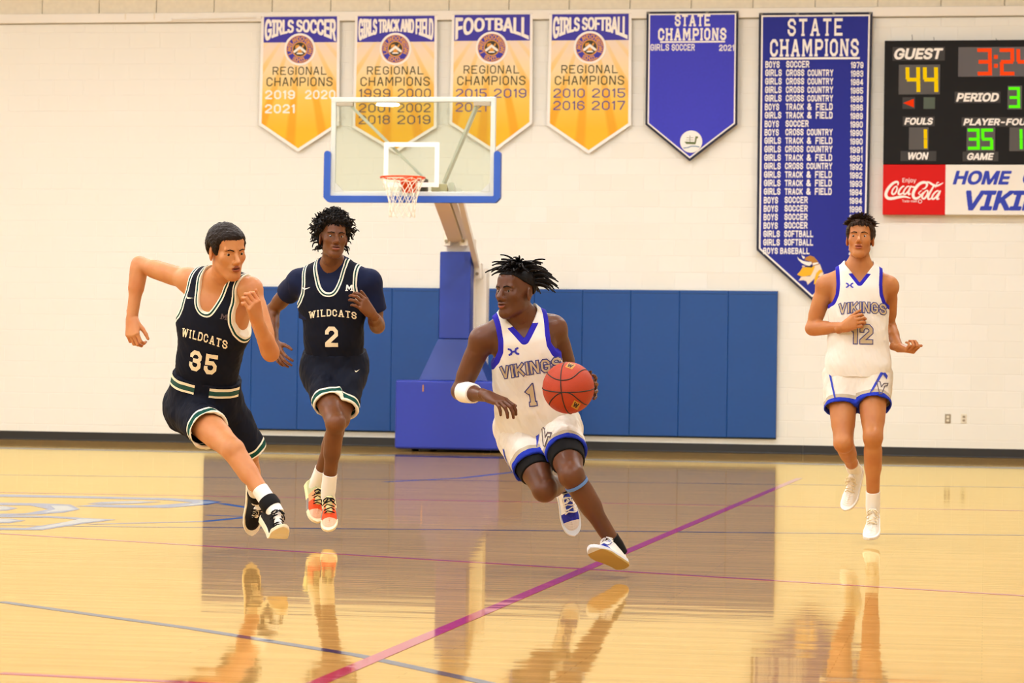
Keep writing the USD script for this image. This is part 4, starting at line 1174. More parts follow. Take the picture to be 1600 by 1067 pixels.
# ---------------------------------------------------------------- hair
def scalp(grow, line, low=-.09, h=.003):
    """a cap of hair over the skull above a hair line given as z over y"""
    H = Field((-.115, -.15, -.12), (.115, .14, .16), h)
    fn0, lo, hi = ell((0, -.014, .036), (.0745 + grow, .095 + grow, .083 + grow))
    fn1 = ell((0, .062, .058), (.05 + grow * .8, .03 + grow * .8, .03 + grow * .8))[0]
    ys, zs = zip(*line)
    def fn(X, Y, Z):
        d = smin(fn0(X, Y, Z), fn1(X, Y, Z), .03)
        over = Z - np.interp(Y, ys, zs)
        d = d + (grow - .003) * (1 - np.clip(over / .028, 0, 1)) ** 2
        return np.maximum(d, -over * .8)
    H.add((fn, lo, hi), 0)
    return H.mesh(2)
LINE = [(-.12, -.06), (-.07, -.065), (-.05, -.05), (-.038, .0), (-.018, .028), (.002, .026), (.016, -.005), (.022, -.022), (.036, -.02), (.046, .044), (.07, .068), (.12, .07)]
def strand(root, d0, bend, length, r0, r1, n=6, seg=5):
    p, d, pts = np.array(root, float), unit(d0), []
    for i in range(n):
        pts.append(p.copy())
        p = p + d * length / (n - 1)
        d = unit(d + np.asarray(bend) / (n - 1))
    return tube(pts, np.linspace(r0, r1, n), seg)
def skull_point(az, el, grow=0.0):
    d = np.array([math.cos(el) * math.sin(az), math.cos(el) * math.cos(az), math.sin(el)])
    return np.array([0, -.014, .036]) + d * (np.array([.0745, .095, .083]) + grow), d
def hair_crop(rng):
    m = ruffle(scalp(.011, LINE), .004, 75, 3)
    tufts = []
    for i in range(26):
        x = -.05 + i * .004 + rng.uniform(-.002, .002)
        tufts.append(strand((x, .083 - abs(x) * .35, .083 - abs(x) * .12), (rng.uniform(-.3, .3), .55, -.5), (0, -.3, -.7), rng.uniform(.012, .022), .005, .0012, 4))
    return cat_(m, *tufts)
def hair_messy(rng):
    m = ruffle(scalp(.012, [(y, z - (.004 if y > .04 else 0)) for y, z in LINE]), .005, 60, 5)
    t = []
    for i in range(240):
        az, el = rng.uniform(-math.pi, math.pi), math.radians(rng.uniform(28, 90))
        p, d = skull_point(az, el, .008)
        fw = np.array([rng.uniform(-.5, .5) + d[0] * .7, .75 if d[1] > -.4 else -.2, .25])
        t.append(strand(p, d * .8 + fw * .75, (0, .25, -.9), rng.uniform(.03, .05), .007, .0012, 5))
    for i in range(44):
        x = -.055 + i * .0026
        t.append(strand((x, .080 - abs(x) * .4, .088 - abs(x) * .2), (rng.uniform(-.6, .6), .8, .1), (0, -.7, -1.8), rng.uniform(.035, .055), .0052, .001, 6))
    return cat_(m, *t)
def hair_afro(rng):
    line = [(-.14, -.075), (-.06, -.07), (-.042, -.05), (-.03, .0), (-.01, .03), (.012, .03), (.03, .04), (.05, .058), (.08, .07), (.14, .075)]
    m = ruffle(scalp(.028, line), .010, 42, 8)
    t = []
    for i in range(560):
        az, el = rng.uniform(-math.pi, math.pi), math.radians(rng.uniform(-48, 90))
        if abs(az) < .95 and el < math.radians(27) or abs(az) < 1.75 and el < math.radians(6):
            continue
        p, d = skull_point(az, el, .010)
        w = np.array([rng.uniform(-1, 1), rng.uniform(-1, 1), rng.uniform(-.8, .6)])
        ax = unit(d + w * .5)
        s1 = unit(np.cross(ax, (rng.uniform(-1, 1), .3, 1))); s2 = np.cross(ax, s1)
        L, turns, ph = rng.uniform(.032, .066), rng.uniform(.8, 1.8), rng.uniform(0, 6)
        q = np.linspace(0, 1, 9)
        rad = .0075 * np.minimum(q * 3, 1)
        pts = p + ax * (q * L)[:, None] + (rad * np.cos(ph + q * turns * 6.28))[:, None] * s1 + (rad * np.sin(ph + q * turns * 6.28))[:, None] * s2 + np.array([0, 0, -.012]) * (q ** 2)[:, None]
        t.append(tube(pts, np.interp(q, [0, .6, 1], [.0065, .0055, .0022]), 5))
    for i in range(46):
        x = -.058 + i * .0026
        t.append(strand((x, .082 - abs(x) * .5, .082 - abs(x) * .25 + rng.uniform(-.006, .006)), (rng.uniform(-.9, .9), .8, rng.uniform(-.5, .6)), (rng.uniform(-1, 1), -.8, -1.6), rng.uniform(.022, .036), .0058, .002, 6))
    return cat_(m, *t)
def hair_locs(rng):
    m = ruffle(scalp(.005, [(-.14, -.01), (-.06, -.005), (-.03, .03), (.01, .045), (.04, .062), (.07, .078), (.14, .082)]), .002, 60, 2)
    t = []
    for i in range(150):
        az, el = rng.uniform(-math.pi, math.pi), math.radians(rng.uniform(38, 89) if i > 55 else rng.uniform(-4, 40))
        if el < math.radians(40) and abs(az) < 1.9:
            az = rng.uniform(1.9, math.pi) * (1 if rng.random() < .5 else -1)
        p, d = skull_point(az, el, .002)
        out = unit(np.array([d[0] + rng.uniform(-.25, .25), d[1] + rng.uniform(-.25, .25), 0]) + 1e-3)
        L = rng.uniform(.065, .10) if abs(az) < 1.2 else rng.uniform(.07, .118)
        t.append(strand(p, d * rng.uniform(.5, 1.0) + out * rng.uniform(.7, 1.2) + (0, 0, rng.uniform(.0, .4)), np.array([rng.uniform(-.3, .3), rng.uniform(-.3, .3), -1.25]) + out * .2, L, .0066, .003, 8, 6))
    return cat_(m, *t)

# ---------------------------------------------------------------- emblems on the clothes
SWOOSH = Polygon([(0, .35), (.08, .12), (.22, .02), (.38, .06), (1, .42), (.36, .22), (.2, .2), (.12, .27)])
UA = unary_union([LineString([(0, 0), (.2, .08), (.32, .32), (.2, .56), (0, .64)]).buffer(.11), LineString([(1, 0), (.8, .08), (.68, .32), (.8, .56), (1, .64)]).buffer(.11), LineString([(.3, .32), (.7, .32)]).buffer(.1)])
EMM = block('M', 0, 0, 1, .8, sw=1.4, serif=.7)
VEE = unary_union([Polygon([(0, 1), (.3, .9), (.42, .5), (.62, .78), (.95, .8), (.9, .62), (.7, .6), (.48, 0), (.3, .0)])])

def person(S):
    Y0 = S['Y']
    J = {k: at(p[0], p[1], Y0 - p[2]) for k, p in S['joints'].items()}
    rng = random.Random(S['seed'])
    gk = S.get('build', 1.0)
    T = Torso(J['hipR'], J['hipL'], J['shR'], J['shL'], J['neck'])
    right = np.array([CR[0], CR[1], 0]); right /= np.linalg.norm(right)
    toward = np.cross(right, (0, 0, 1.0))
    up3 = np.array([0, 0, 1.0])
    foot_xy = (J['anR'] + J['anL']) / 2
    me = thing('person', S['label'], 'person', (T.o[0], T.o[1], 0), S.get('group'))
    # ---- head frame
    hy, hp_, hr = (math.radians(a) for a in S['head'][3:6])
    face = math.cos(hy) * toward + math.sin(hy) * right
    ez = up3 * math.cos(hp_) - face * math.sin(hp_)
    ey = face * math.cos(hp_) + up3 * math.sin(hp_)
    ex = np.cross(ey, ez)
    ex, ez = ex * math.cos(hr) + ez * math.sin(hr), ez * math.cos(hr) - ex * math.sin(hr)
    HS = S.get('head_scale', 1.0)
    HO = at(S['head'][0], S['head'][1], Y0 - S['head'][2])
    hm = head_mesh(**S.get('face', {}))
    headw = place(hm, HO, ex, ey, ez, HS)
    hb = HO + HS * (ey * -.028 + ez * -.088)
    # ---- body
    pts = np.array(list(J.values()) + [hb])
    B = Field(pts.min(0) - .16, pts.max(0) + .16, .0068)
    ws = [-.14, 0, .2, .42, .62, .8, .92, 1.0]
    us = T.us
    B.add(T.loft(ws, [.14, .155, .138, .136, us * .84, us * .9, us * .78, .06], [.085, .105, .098, .098, .11, .106, .085, .055], [0, 0, .005, .01, .012, .005, -.01, -.015]), .03)
    B.add(cone(J['neck'] - T.A * .04, hb, .062 * gk, .054 * HS), .03)
    for s in 'RL':
        sh, el, wr = J['sh' + s], J['el' + s], J['wr' + s]
        inn = unit(J['neck'] - sh)
        B.add(cone(J['neck'] + T.A * .012, sh + inn * .03, .05, .05 * gk), .05)
        B.add(ball(sh, .057 * gk), .035)
        d = unit(el - sh)
        B.add(cone(sh, el, .049 * gk, .0385 * gk), .03)
        B.add(cone(sh + d * .09, sh + (el - sh) * .68, .047 * gk, .044 * gk), .02)
        B.add(cone(el, wr, .0385 * gk, .0285), .02)
        B.add(cone(el + (wr - el) * .12, el + (wr - el) * .42, .0425 * gk, .0385 * gk), .02)
        hi_, kn, an = J['hip' + s], J['kn' + s], J['an' + s]
        B.add(cone(hi_, kn, .086 * gk, .056 * gk), .04)
        B.add(cone(hi_ + (kn - hi_) * .25, hi_ + (kn - hi_) * .7, .082 * gk, .066 * gk), .02)
        fwd = unit(2 * kn - hi_ - an + T.frame(0)[3] * .12)
        B.add(ball(kn + fwd * .012, .051 * gk), .02)
        B.add(ball(kn + fwd * .03 + unit(hi_ - kn) * .01, .030 * gk), .02)
        B.add(cone(kn, an, .0485 * gk, .035), .02)
        B.add(cone(kn + (an - kn) * .2 - fwd * .016, kn + (an - kn) * .42 - fwd * .016, .047 * gk, .045 * gk), .03)
        B.add(ball(an, .037), .02)
    body = man_of(B.mesh(8))
    # hands
    for s in 'RL':
        tx, ty, td, dors = S['hand' + s]['to'] + (S['hand' + s]['back'],)
        wr = J['wr' + s]
        fx = unit(at(tx, ty, Y0 - td) - wr)
        back = dors[0] * right + dors[1] * toward + dors[2] * up3
        fz = unit(back - fx * (back @ fx)); fy = np.cross(fz, fx)
        hmesh = hand_mesh(left=(s == 'L'), **S['hand' + s].get('pose', {}))
        hw = place(hmesh, wr, fx, fy, fz, S.get('hand_scale', 1.0))
        if np.linalg.det(np.stack([fx, fy, fz])) < 0:
            hw.invert()
        body = body + man_of(hw)
    headm = man_of(headw)
    body = to_tm((body + headm).simplify(.0004))
    body.merge_vertices()
    trimesh.smoothing.filter_taubin(body, iterations=3)
    obj('body', body, S['skin'], me, smooth=True)
    # ---- face and hair
    place_h = lambda m: place(m, HO, ex, ey, ez, HS)
    zx, zy, zz = np.array([1., 0, 0]), np.array([0, 1., 0]), np.array([0, 0, 1.])
    gz = S.get('gaze', (0, 0))
    for s in (-1, 1):
        c = np.array([s * .0315, .0768, .0030])
        e = obj('eye', place_h(trimesh.Trimesh(*(lambda b: (b.vertices * .0118 + c, b.faces))(trimesh.creation.icosphere(3)), process=False)), M_eye, me, smooth=True)
        g = unit((gz[0], 1, gz[1]))
        obj('iris', place_h(trimesh.Trimesh(*(lambda b: (b.vertices * .0080 + c + g * .0049, b.faces))(trimesh.creation.icosphere(2)), process=False)), M_iris, e, smooth=True)
        bt = S.get('brow', 1.0)
        br = Polygon([(s * .012, .0225 + .002 * bt), (s * .03, .0275 + .002 * bt), (s * .048, .0215), (s * .0475, .0195), (s * .03, .0235), (s * .0125, .018)])
        m = decal(hm, br, np.zeros(3), zx, zz, zy, .0022, .006)
        if m is not None:
            obj('eyebrow', place_h(m), S['hairmat'], me, smooth=True)
    lp = S.get('face', {}).get('lips', 1.0)
    u_, l_, gap = lip_shapes(min(lp, 1.0) - .6, S.get('mouth_wide', 1.0))
    for nm, g, m, o in (('upper_lip', u_, S['lip'], .0012), ('lower_lip', l_, S['lip2'], .0012), ('mouth', gap, M_mouth, .0016)):
        dm = decal(hm, g, np.zeros(3), zx, zz, zy, o, .004)
        if dm is not None:
            obj(nm, place_h(dm), m, me, smooth=True)
    if 'beard' in S:
        for g in S['beard']:
            dm = decal(hm, g, np.zeros(3), zx, zz, zy, .0012, .006)
            if dm is not None:
                obj('beard', place_h(dm), S['hairmat'], me, smooth=True)
    obj('hair', place_h(S['hair'](rng)), S['hairmat'], me, smooth=40, label=S.get('hair_label'))
    # ---- jersey
    jw = S['jersey']
    hemw = jw['hem']
    us = T.us
    lo, hi = np.minimum(T.o, J['neck']) - .36, np.maximum(T.o, J['neck']) + .36
    G = Field(lo, hi, .0056)
    e = jw.get('ease', 1.0)
    tk = .88 if jw.get('tucked') else 1.0
    G.add(T.loft([-.3, hemw, hemw + .1, .3, .45, .62, .8, .92, 1.03], [.17 * tk, .176 * e * tk, (.182 if tk == 1 else .178) * e * tk, .168 * e * (1 + tk) / 2, .164 * e, us * .96, us * .99, us * .9, .07], [.12 * tk, .134 * e * tk, .138 * e * tk, .127 * e, .122 * e, .128, .122, .101, .07], [0, .0, .004, .008, .012, .013, .006, -.008, -.014]), .02)
    for s in 'RL':
        sh = J['sh' + s]; inn = unit(J['neck'] - sh)
        G.add(cone(J['neck'] + T.A * .012, sh + inn * .02, .062, .0635 * gk), .05)
        G.add(ball(sh, .067 * gk), .03)
    ns = jw['neck']
    wn, vshape, ncw = ns
    lt = jw.get('strap', .052)
    bot = jw.get('arm', .60)
    def table(poly):
        gu, gw = np.meshgrid(np.linspace(-.3, .5, 321), np.linspace(-.35, .95, 521), indexing='ij')
        pt = shapely.points(gu, gw)
        d = shapely.distance(poly.boundary, pt)
        d = np.where(shapely.contains_xy(poly, gu, gw), -d, d)
        from scipy.ndimage import map_coordinates
        return lambda u_, W_: map_coordinates(d, [(u_ + .3) / .0025, (W_ + .35) / .0025], order=1, mode='nearest')
    L_ = T.L
    arm = Polygon([(us - lt * .8, 1.2 * L_), (us - lt * .95, .93 * L_), (us - lt, .85 * L_), (us - lt * .92, .76 * L_), (us - lt * .55, .685 * L_), (us - .004, (bot + .03) * L_), (us + .03, bot * L_), (.49, (bot - .02) * L_), (.49, 1.2 * L_)])
    arm = arm.buffer(-.03, 12).buffer(.03, 12).union(sbox(us + .02, bot * L_, .49, 1.2 * L_)).buffer(.02, 12).buffer(-.02, 12)
    hw_ = np.linspace(0, ncw, 24)
    cur = wn + (1.03 - wn) * (hw_ / ncw if vshape else (hw_ / ncw) ** 2.6)
    half = [(x, c * L_) for x, c in zip(hw_, cur)] + [(ncw * 1.08, 1.3 * L_)]
    front = Polygon([(-x, y) for x, y in half[::-1]] + half).buffer(0)
    back_ = Polygon([(-ncw * 1.05, 1.3 * L_), (-ncw * .9, 1.0 * L_), (0, .965 * L_), (ncw * .9, 1.0 * L_), (ncw * 1.05, 1.3 * L_)])
    t_arm, t_front, t_back = table(arm), table(front), table(back_)
    def arm_dist(u, w):
        return t_arm(np.abs(u), w * L_)
    def neck_g(u, v, w):
        t = np.clip((v + .035) / .06, 0, 1); t = t * t * (3 - 2 * t)
        return t_back(u, w * L_) * (1 - t) + t_front(u, w * L_) * t
    a = G.a
    X, Y, Z = G.ax[0][:, None, None], G.ax[1][None, :, None], G.ax[2][None, None, :]
    u, v, w = T.uvw(X, Y, Z)
    u, v, w = (np.broadcast_to(q, a.shape) for q in (u, v, w))
    np.maximum(a, (hemw - w) * T.L, out=a)
    np.maximum(a, -np.minimum(arm_dist(u, w), neck_g(u, v, w)), out=a)
    jm = G.mesh(5)
    u, v, w = T.uvw(*jm.vertices.T)
    ng = neck_g(u, v, w)
    tr = np.minimum(arm_dist(u, w), ng + (np.maximum(0, w - .945) + np.maximum(0, -v)) * T.L * 8 if vshape else ng)
    calm = np.clip((.86 - w) / .25, .12, 1)
    ruffle(jm, jw.get('fold', .007), 9, S['seed'], None, calm); ruffle(jm, .0065, 22, S['seed'] + 9, np.array([[1, 0, .35], [0, 1, 0], [.35, 0, .4]]), calm)
    jersey = obj('jersey', jm, jw['mat'], me, smooth=True, attr={'trim': np.clip(tr, 0, 1)})
    def on_chest(name, g, m, w0, u0=0.0, off=.003, par=None):
        o, eu, ew, en = T.frame(w0)
        dm = decal(jm, affinity.translate(g, u0, 0), o, eu, ew, en, off, .011)
        if dm is not None:
            obj(name, dm, m, par or jersey, smooth=True)
    for args in jw['prints']:
        on_chest(*args)
    # ---- undershirt with short sleeves
    if 'undershirt' in S:
        U_ = Field(lo - .1, hi + .1, .006)
        U_.add(T.loft([.5, .62, .8, .92, 1.04], [us * .92, us * .93, us * .95, us * .83, .066], [.116, .118, .112, .09, .06], [.012, .012, .005, -.009, -.014]), .02)
        for s in 'RL':
            sh, el = J['sh' + s], J['el' + s]
            inn = unit(J['neck'] - sh)
            U_.add(cone(J['neck'] + T.A * .016, sh + inn * .02, .0565, .0575), .05)
            U_.add(ball(sh, .0615), .03)
            q = sh + unit(el - sh) * S['undershirt'].get(s, .13)
            U_.add(cone(sh, q, .062, .068), .03)
            d = unit(el - sh)
            a, Xx, Yy, Zz = U_.a, U_.ax[0][:, None, None], U_.ax[1][None, :, None], U_.ax[2][None, None, :]
            near = (Xx - sh[0]) ** 2 + (Yy - sh[1]) ** 2 + (Zz - sh[2]) ** 2 < .27 ** 2
            pl = ((Xx - q[0]) * d[0] + (Yy - q[1]) * d[1] + (Zz - q[2]) * d[2] - .012).astype(np.float32)
            a[:] = np.where(near, np.maximum(a, pl), a)
            U_.cut(cone(q - d * .02, q + d * .12, .052, .058), .004)
        U_.cut(cone(J['neck'] + T.A * .02 + T.frame(1)[3] * .02, hb + (hb - J['neck']) * .2 + T.frame(1)[3] * .02, .066, .07), .004)
        um = ruffle(U_.mesh(5), .006, 10, 4)
        us_ = obj('undershirt', um, S['undershirt']['mat'], me, smooth=True, label='navy short-sleeved undershirt')
        o, eu, ew, en = T.frame(.80)
        dm = decal(um, block('CITY', -.03, -.008, .03, .008, sw=1.3) if False else block('EAGLE', -.03, -.008, .03, .008, sw=1.3), o, eu, ew, en, .003, .01) if S['undershirt'].get('print') else None
        if dm is not None:
            obj('small_print', dm, M_printwhite, us_, smooth=True)
    # ---- shorts
    sw_ = S['shorts']
    hems = {}
    lo = np.minimum(np.minimum(J['hipR'], J['hipL']), np.minimum(J['knR'], J['knL'])) - .26
    hi = np.maximum(np.maximum(J['hipR'], J['hipL']), np.maximum(J['knR'], J['knL'])) + .3
    Q = Field(lo, hi, .0056)
    top = sw_.get('top', .22)
    Q.add(T.loft([-.2, -.06, .06, top - .03, top], [.165, .18, .182] + ([.176, .174] if jw.get('tucked') else [.164, .16]), [.12, .137, .137] + ([.134, .133] if jw.get('tucked') else [.125, .122]), power=2.3), .02)
    for s in 'RL':
        hp2, kn = J['hip' + s], J['kn' + s]
        d = unit(kn - hp2)
        L = sw_['len' + s]
        r0, r1 = sw_.get('r0', .112), sw_.get('r1', .125)
        hem = hp2 + d * L + unit(J['hip' + s] - T.o) * sw_.get('flare', .012)
        dd = unit(hem - hp2)
        hems[s] = (hem, dd, hp2, r1)
        fn, l_, h_ = cone(hp2 - dd * .02, hem + dd * .1, r0, r1 + (r1 - r0) * .1 / L)
        nrm = unit(dd + sw_.get('tilt' + s, 0) * T.A)
        def leg(X, Y, Z, fn=fn, hem=hem, dd=nrm):
            return np.maximum(fn(X, Y, Z), (X - hem[0]) * dd[0] + (Y - hem[1]) * dd[1] + (Z - hem[2]) * dd[2])
        Q.add((leg, l_, h_), .035)
    for s in 'RL':
        hem, dd, hp2, r1 = hems[s]
        Q.cut(cone(hem - dd * .05, hem + dd * .1, r1 - .014, r1 - .010), .004)
    qm = Q.mesh(5)
    P = qm.vertices
    dist = {}
    for s in 'RL':
        hem, dd, hp2, r1 = hems[s]
        along = (P - hp2) @ dd
        ax = np.linalg.norm(P - hp2 - np.clip(along, 0, .6)[:, None] * dd, axis=1)
        nrm = unit(dd + sw_.get('tilt' + s, 0) * T.A)
        dist[s] = ((hem - P) @ nrm, ax)
    tr = np.where(dist['R'][1] < dist['L'][1], dist['R'][0], dist['L'][0])
    ruffle(qm, sw_.get('fold', .008), 10, S['seed'] + 5); ruffle(qm, .0075, 24, S['seed'] + 7, np.array([[1, 0, 0], [0, 1, 0], [0, 0, .35]]))
    wtop = (top - T.uvw(*P.T)[2]) * T.L
    shorts = obj('shorts', qm, sw_['mat'], me, smooth=True, attr={'trim': np.clip(tr, 0, 1), 'waist': np.clip(wtop, 0, 1)})
    for nm, g, m, w0, u0, off in sw_['prints']:
        o, eu, ew, en = T.frame(w0)
        dm = decal(qm, affinity.translate(g, u0, 0), o, eu, ew, en, off, .011)
        if dm is not None:
            obj(nm, dm, m, shorts, smooth=True)
    # ---- socks, shoes, bands
    for s in 'RL':
        an, kn = J['an' + s], J['kn' + s]
        F_ = S['foot' + s]
        toe = at(F_['toe'][0], F_['toe'][1], Y0 - F_['toe'][2])
        fx = toe - an
        un = F_['up'][0] * right + F_['up'][1] * toward + F_['up'][2] * up3
        fz = unit(un - fx * (un @ unit(fx)) / np.linalg.norm(fx))
        fx = unit(fx); fz = unit(np.cross(fx, np.cross(fz, fx)))
        if 'dir' in F_:
            fx = F_['dir'][0] * right + F_['dir'][1] * toward + F_['dir'][2] * up3
            fx = unit(fx); fz = unit(un - fx * (un @ fx))
        # toe point lies below the ankle joint: turn the sole plane so that it passes under the ankle
        k = 0 if 'dir' in F_ else math.atan2(.06, .22)
        fx, fz = fx * math.cos(k) + fz * math.sin(k), fz * math.cos(k) - fx * math.sin(k)
        fy = np.cross(fz, fx)
        sc = S.get('shoe_scale', 1.0)
        o = an - sc * (fx * .06 + fz * .1)
        sole, upm, tong, laces = shoe_parts(S['shoe'].get('high', 0))
        P = lambda m: place(bend_toe(m, F_.get('bend', 0)), o, fx, fy, fz, sc)
        sm_ = P(upm)
        shoe = obj('shoe', sm_, S['shoe']['mat'], me, smooth=True, attr={'along': upm.vertices[:, 0] / .305, 'rise': upm.vertices[:, 2]})
        obj('sole', P(sole), S['shoe']['sole'], shoe, smooth=45, attr={'along': sole.vertices[:, 0] / .305, 'rise': sole.vertices[:, 2]})
        obj('tongue', P(tong), S['shoe']['tongue'], shoe, smooth=True)
        obj('laces', P(laces), S['shoe']['lace'], shoe, smooth=True)
        d = unit(kn - an)
        shn = S.get('sock_len', .08)
        obj('sock', tube([an - d * .05 - fz * 0, an, an + d * shn * .5, an + d * shn, an + d * (shn + .002)], [.038, .0425, .041, .0415, .036], 20), S['sock'][0], me, smooth=40)
        if len(S['sock']) > 1:
            obj('ankle_strap', tube([an - d * .01, an + d * .005, an + d * .04, an + d * .05], [.044, .05, .049, .044], 20), S['sock'][1], me, smooth=40)
    for kind, a, b, t0, t1, r0, r1, m, lab in S.get('bands', []):
        p, q = J[a], J[b]
        A_, B_ = p + (q - p) * t0, p + (q - p) * t1
        c = (B_ - A_)
        obj(kind, tube([A_, A_ + c * .04, A_ + c * .5, B_ - c * .04, B_], [r0 - .006, r0, (r0 + r1) / 2 + .001, r1, r1 - .006], 24), m, me, smooth=50, label=lab)
    return me, T, J

# ---------------------------------------------------------------- the four players
K_navy, K_green, K_bone = '#0b1020', '#123f3a', '#f2ecda'
wild_j = cloth('navy_jersey', K_navy, [(0, K_bone), (.0075, K_green), (.0155, K_bone), (.023, K_navy)])
wild_s = cloth('navy_shorts', K_navy, [(0, K_bone), (.011, '#0f4a40'), (.035, K_bone), (.046, K_navy)])
wild_t = cloth('navy_undershirt', '#111a3a')
vik_j = cloth('white_jersey', '#e6e1d8', [(0, '#2a25b0'), (.024, '#e6e1d8')])
vik_j2 = cloth('white_jersey_narrow_trim', '#e6e1d8', [(0, '#2620a8'), (.02, '#e6e1d8')])
vik_s = cloth('white_shorts', '#e2dbd0', [(0, '#2036b8'), (.024, '#b9ad98'), (.046, '#e2dbd0')])
M_bone, M_old, M_outline = mat('bone_print', '#efe3c4', .6), mat('old_gold_print', '#c0ad8c', .6), mat('navy_outline_print', '#3a3f86', .6)
M_blueprint, M_bluetri, M_black, M_whitecloth = mat('blue_print', '#2a2aa8', .6), mat('blue_panel', '#2338b4', .7), cloth('black_stretch', '#121214'), cloth('white_knit', '#efece6')
M_greenstripe = mat('green_stripe', '#0f4a40', .7)
hair_dark, hair_brown, hair_black = mat('hair_dark_brown', '#20160f', .5, vary=.25, bump=.6, bscale=500, spec=.15), mat('hair_brown', '#332113', .5, vary=.25, bump=.6, bscale=500, spec=.15), mat('hair_black', '#110c0a', .55, vary=.25, bump=.6, bscale=500, spec=.15)
skin_fair, skin_tan = skin('skin_fair', '#c88b58', '#c07b4a'), skin('skin_tan', '#ba7b45', '#ae6b39')
skin_dark, skin_brown = skin('skin_dark', '#633a21', '#56301a', .42), skin('skin_brown', '#724424', '#62381c', .42)
lip_f, lip_d = mat('lip_rose', '#9c5038', .45), mat('lip_dark', '#5c3224', .45)
lip_p = mat('lip_pink', '#87493a', .5)

def arched(word, wd, ht, rise, sw, serif, gap=1.3, trap=0.0):
    g = block(word, -wd / 2, 0, wd / 2, ht, sw=sw, gap=gap, serif=serif)
    def fn(p):
        s = p[:, 0] / (wd / 2)
        return np.stack([p[:, 0], p[:, 1] * (1 + trap * s) + rise * (1 - s * s)], 1)
    return warp(g, fn)
def outlined(g, o):
    return g.buffer(o, join_style=2, mitre_limit=2)

wild_word = arched('WILDCATS', .245, .048, .014, 1.35, .75)
n35 = block('35', -.070, -.05, .070, .058, sw=1.55, gap=1.6, serif=.5)
n2 = block('2', -.036, -.055, .036, .062, sw=1.55)
stripe_w = lambda z0, z1, a, b: sbox(a, z0, b, z1)
black_shoe = dict(mat=cloth('black_shoe_upper', '#17171a', [(0, '#e9e4da'), (.02, '#17171a')], 'rise', .2), sole=cloth('cream_sole', '#e8dcc0'), tongue=M_whitecloth, lace=M_black, high=.012)
P35 = person(dict(
    Y=12.95, seed=35, label='person in navy jersey number 35, short dark hair, striding right at the left', build=1.0, head_scale=1.1, hand_scale=1.02,
    joints=dict(hipR=(290, 634, -.42), hipL=(345, 626, -.46), neck=(346, 437, -.22), shR=(293, 437, -.30), shL=(392, 452, -.14),
                elR=(218, 413, -.45), wrR=(206, 498, -.42), elL=(423, 552, -.06), wrL=(402, 498, .12),
                knR=(364, 703, -.06), anR=(425, 792, .06), knL=(386, 712, -.66), anL=(402, 776, -1.0)),
    head=(354, 393, -.10, 33, -12, -6), gaze=(.1, -.02), face=dict(slim=.93, lips=.8, jaw=.85), mouth_wide=.95, brow=.3,
    handR=dict(to=(207, 545, -.36), back=(-.4, .75, 0), pose=dict(curl=(28, 62, 40), thumb=(.75, .45, -.5), per=(0, 4, 8, 12))),
    handL=dict(to=(392, 462, .22), back=(.5, .75, .0), pose=dict(curl=(42, 70, 40), thumb=(.7, .5, -.5))),
    skin=skin_fair, lip=lip_f, lip2=lip_f, hair=hair_crop, hairmat=hair_dark, hair_label='short dark brown cropped hair',
    jersey=dict(hem=.08, tucked=True, neck=(.79, False, .078), mat=wild_j, arm=.6, prints=[('team_name', wild_word, M_bone, .55), ('number', n35, M_bone, .40), ('sleeve_mark', affinity.scale(SWOOSH, .05, .045, origin=(0, 0)), M_bone, .83, -.125), ('chest_letter', affinity.scale(EMM, .034, .034, origin=(0, 0)), M_printgrey, .78, .09)]),
    shorts=dict(mat=wild_s, lenR=.30, lenL=.33, top=.23, r0=.104, r1=.103, prints=[
        ('waist_stripe', sbox(-0.19, 0.012, -0.045, 0.026), M_bone, .175, 0, .004),
        ('waist_stripe', sbox(-0.19, -0.012, -0.045, 0.0115), M_greenstripe, .175, 0, .004),
        ('waist_stripe', sbox(-0.19, -0.024, -0.045, -0.0125), M_bone, .175, 0, .004),
        ('waist_stripe', sbox(0.03, 0.012, 0.17, 0.026), M_bone, .175, 0, .004),
        ('waist_stripe', sbox(0.03, -0.012, 0.17, 0.0115), M_greenstripe, .175, 0, .004),
        ('waist_stripe', sbox(0.03, -0.024, 0.17, -0.0125), M_bone, .175, 0, .004),
        ('leg_mark', affinity.scale(SWOOSH, .034, .034, origin=(0, 0)), M_bone, -.1, .1, .004)]),
    shoe=black_shoe, sock=(M_whitecloth, M_black), sock_len=.115, shoe_scale=1.02,
    footR=dict(toe=(452, 862, .26), up=(.2, .3, .9), bend=42), footL=dict(toe=(398, 826, -1.12), up=(.3, .95, .2))))

